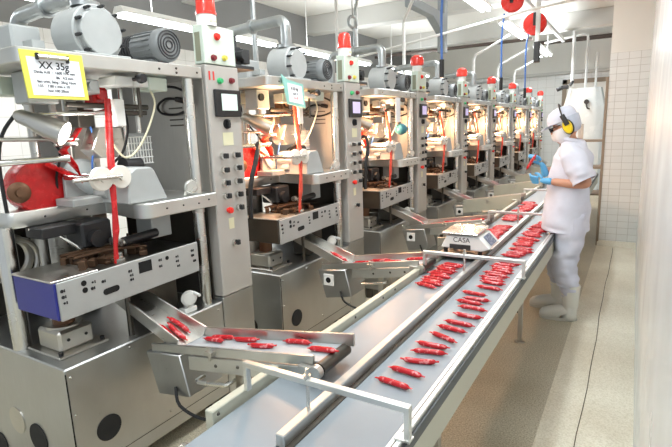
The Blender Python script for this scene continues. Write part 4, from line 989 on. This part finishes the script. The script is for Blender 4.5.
for i, (y, l) in enumerate(((8.0, 'white elbow pipe above the fifth machine'), (9.6, 'white elbow pipe above the sixth machine'), (11.0, 'white elbow pipe above the seventh machine'))):
    pipe('conduit_pipe', [(-2.25, y, 1.95), (-2.25, y, 2.55), (-2.22, y, 2.62), (-2.14, y, 2.65), (-1.72, y, 2.85)], .022, 'pipew', l, grp=G)
pipe('conduit_pipe', [(-1.27, 12.2, 2.3), (-1.27, 12.2, ZC)], .035, 'pipew', 'white vertical pipe dropping to the milky cabinet, left one', grp=G)
pipe('conduit_pipe', [(-1.02, 12.4, 2.25), (-1.02, 12.4, 3.3), (-1.03, 12.4, 3.37), (-1.1, 12.4, 3.4), (-1.9, 12.4, 3.3)], .028, 'pipew', 'white vertical pipe with an elbow beside the pillar', grp=G)
pipe('conduit_pipe', [(-.83, 12.5, 2.25), (-.83, 12.5, 3.0)], .024, 'pipew', 'short white pipe next to the pillar', grp=G)
pipe('ceiling_pipe', [(-2.2, 13.2, 3.42), (.4, 13.2, 3.42)], .05, 'pipebrown', 'dark brown pipe running across under the far ceiling')
pipe('ceiling_pipe', [(-5.4, 10.9, 3.2), (-1.9, 10.9, 3.2)], .035, 'pipebrown', 'dark pipe crossing behind the ceiling lights at the middle')
dk = build('duct_bracket', MB().prism([(-1.0, -.42), (.3, -.42), (.3, 0), (.44, 0), (.44, -1.0), (.3, -1.0), (.3, -.75), (-.2, -.54), (-1.0, -.54)], 'x', -.06, .06, .005), M['duct'])
tag(dk, 'grey steel bracket hanging under the ceiling beside the blue hose', 'bracket'); dk.location = (-2.75, 7.6, ZC)
hl = empty('pulley_hanger', (-2.5, 4.55, 2.60), 'small pulley hanging on a thin cable above the third machine', 'pulley')
build('wheel', MB().torus((0, 0, 0), (1, -.3, 0), .055, .016), M['galv'], hl)
build('cable', MB().cyl((0, 0, .05), (0, 0, ZC-2.60), .004, n=6), M['black'], hl)
build('drop_pipe', MB().cyl((.02, 0, -.06), (.02, 0, -.35), .016, n=10), M['galv'], hl)
# milky sheeted cabinet by the end wall
cab = empty('covered_cabinet', (-1.0, 12.3, 0), 'tall cabinet under a milky plastic sheet behind the worker', 'cabinet')
b = MB(); rg = []
for i in range(12):
    z = .05+2.2*i/11; w = .42-(.10*max(0, i-9)/2); dth = .25
    rg.append([((w+.012*math.sin(k*1.9+i*.4))*(abs(math.cos(PI2*k/28))**.5)*(1 if math.cos(PI2*k/28) > 0 else -1), (dth+.012*math.sin(k*2.7-i*.3))*(abs(math.sin(PI2*k/28))**.5)*(1 if math.sin(PI2*k/28) > 0 else -1), z) for k in range(28)])
b.loft(rg); build('plastic_sheet', b, M['frost'], cab)
build('cabinet_base', MB().box((-.38, -.22, 0), (.38, .22, .06)), M['darksteel'], cab)
build('gauge', MB().cyl((.05, -.27, 1.95), (.05, -.30, 1.95), .05).tube([(.05, -.28, 1.9), (.07, -.3, 1.82), (.12, -.29, 1.8)], .015, 8, 3), M['dmotor'], cab)
cam_ = empty('wall_camera', (-1.33, 11.95, 2.32), 'small black valve fitting under the left white drop pipe', 'valve')
cam_.name = 'valve_fitting'
build('valve_body', MB().box((-.12, -.06, -.08), (.02, .06, 0), .01).cyl((-.1, 0, -.05), (-.2, -.04, -.09), .04).cyl((.05, .0, -.02), (.1, .03, .08), .03), M['dmotor'], cam_)
# stacked crates / frame seen between the worker and the pillar
rk = empty('steel_rack', (-.62, 9.6, 0), 'steel rack with shelves standing behind the worker next to the pillar', 'rack')
for x in (-.2, .2):
    for y in (-.25, .25): build('upright', MB().box((x-.02, y-.02, 0), (x+.02, y+.02, 1.5), .003), M['steel'], rk)
for z in (.3, .75, 1.2): build('shelf', MB().box((-.22, -.27, z), (.22, .27, z+.03), .003), M['jamb'], rk)

# ------------------------------------------------------------------ world, camera
w = bpy.data.worlds.new('world'); SC.world = w; w.use_nodes = True
w.node_tree.nodes['Background'].inputs[0].default_value = (.86, .935, 1, 1)
w.node_tree.nodes['Background'].inputs[1].default_value = .85
f, vx, vy, sl_ = 490., 637., 119., .036
dy = Vector((vx-336, -(vy-223.5), -f)).normalized()
up = Vector((-sl_, 1, 0)); up.z = (up.x*dy.x+up.y*dy.y)/(-dy.z); up.normalize()
xx = dy.cross(up)
R = Matrix((xx, dy, up))            # rows: world axes in camera coordinates
cd = bpy.data.cameras.new('camera'); co = link('camera', cd); SC.camera = co
co.matrix_world = Matrix.Translation((0, 0, 1.55)) @ R.to_4x4()
cd.sensor_fit = 'HORIZONTAL'; cd.sensor_width = 36; cd.lens = f*36/672; cd.clip_start = .02; cd.clip_end = 60
vs = SC.view_settings; vs.view_transform = 'Standard'; vs.look = 'None'; vs.gamma = 1; vs.use_curve_mapping = False; vs.exposure = -0.29
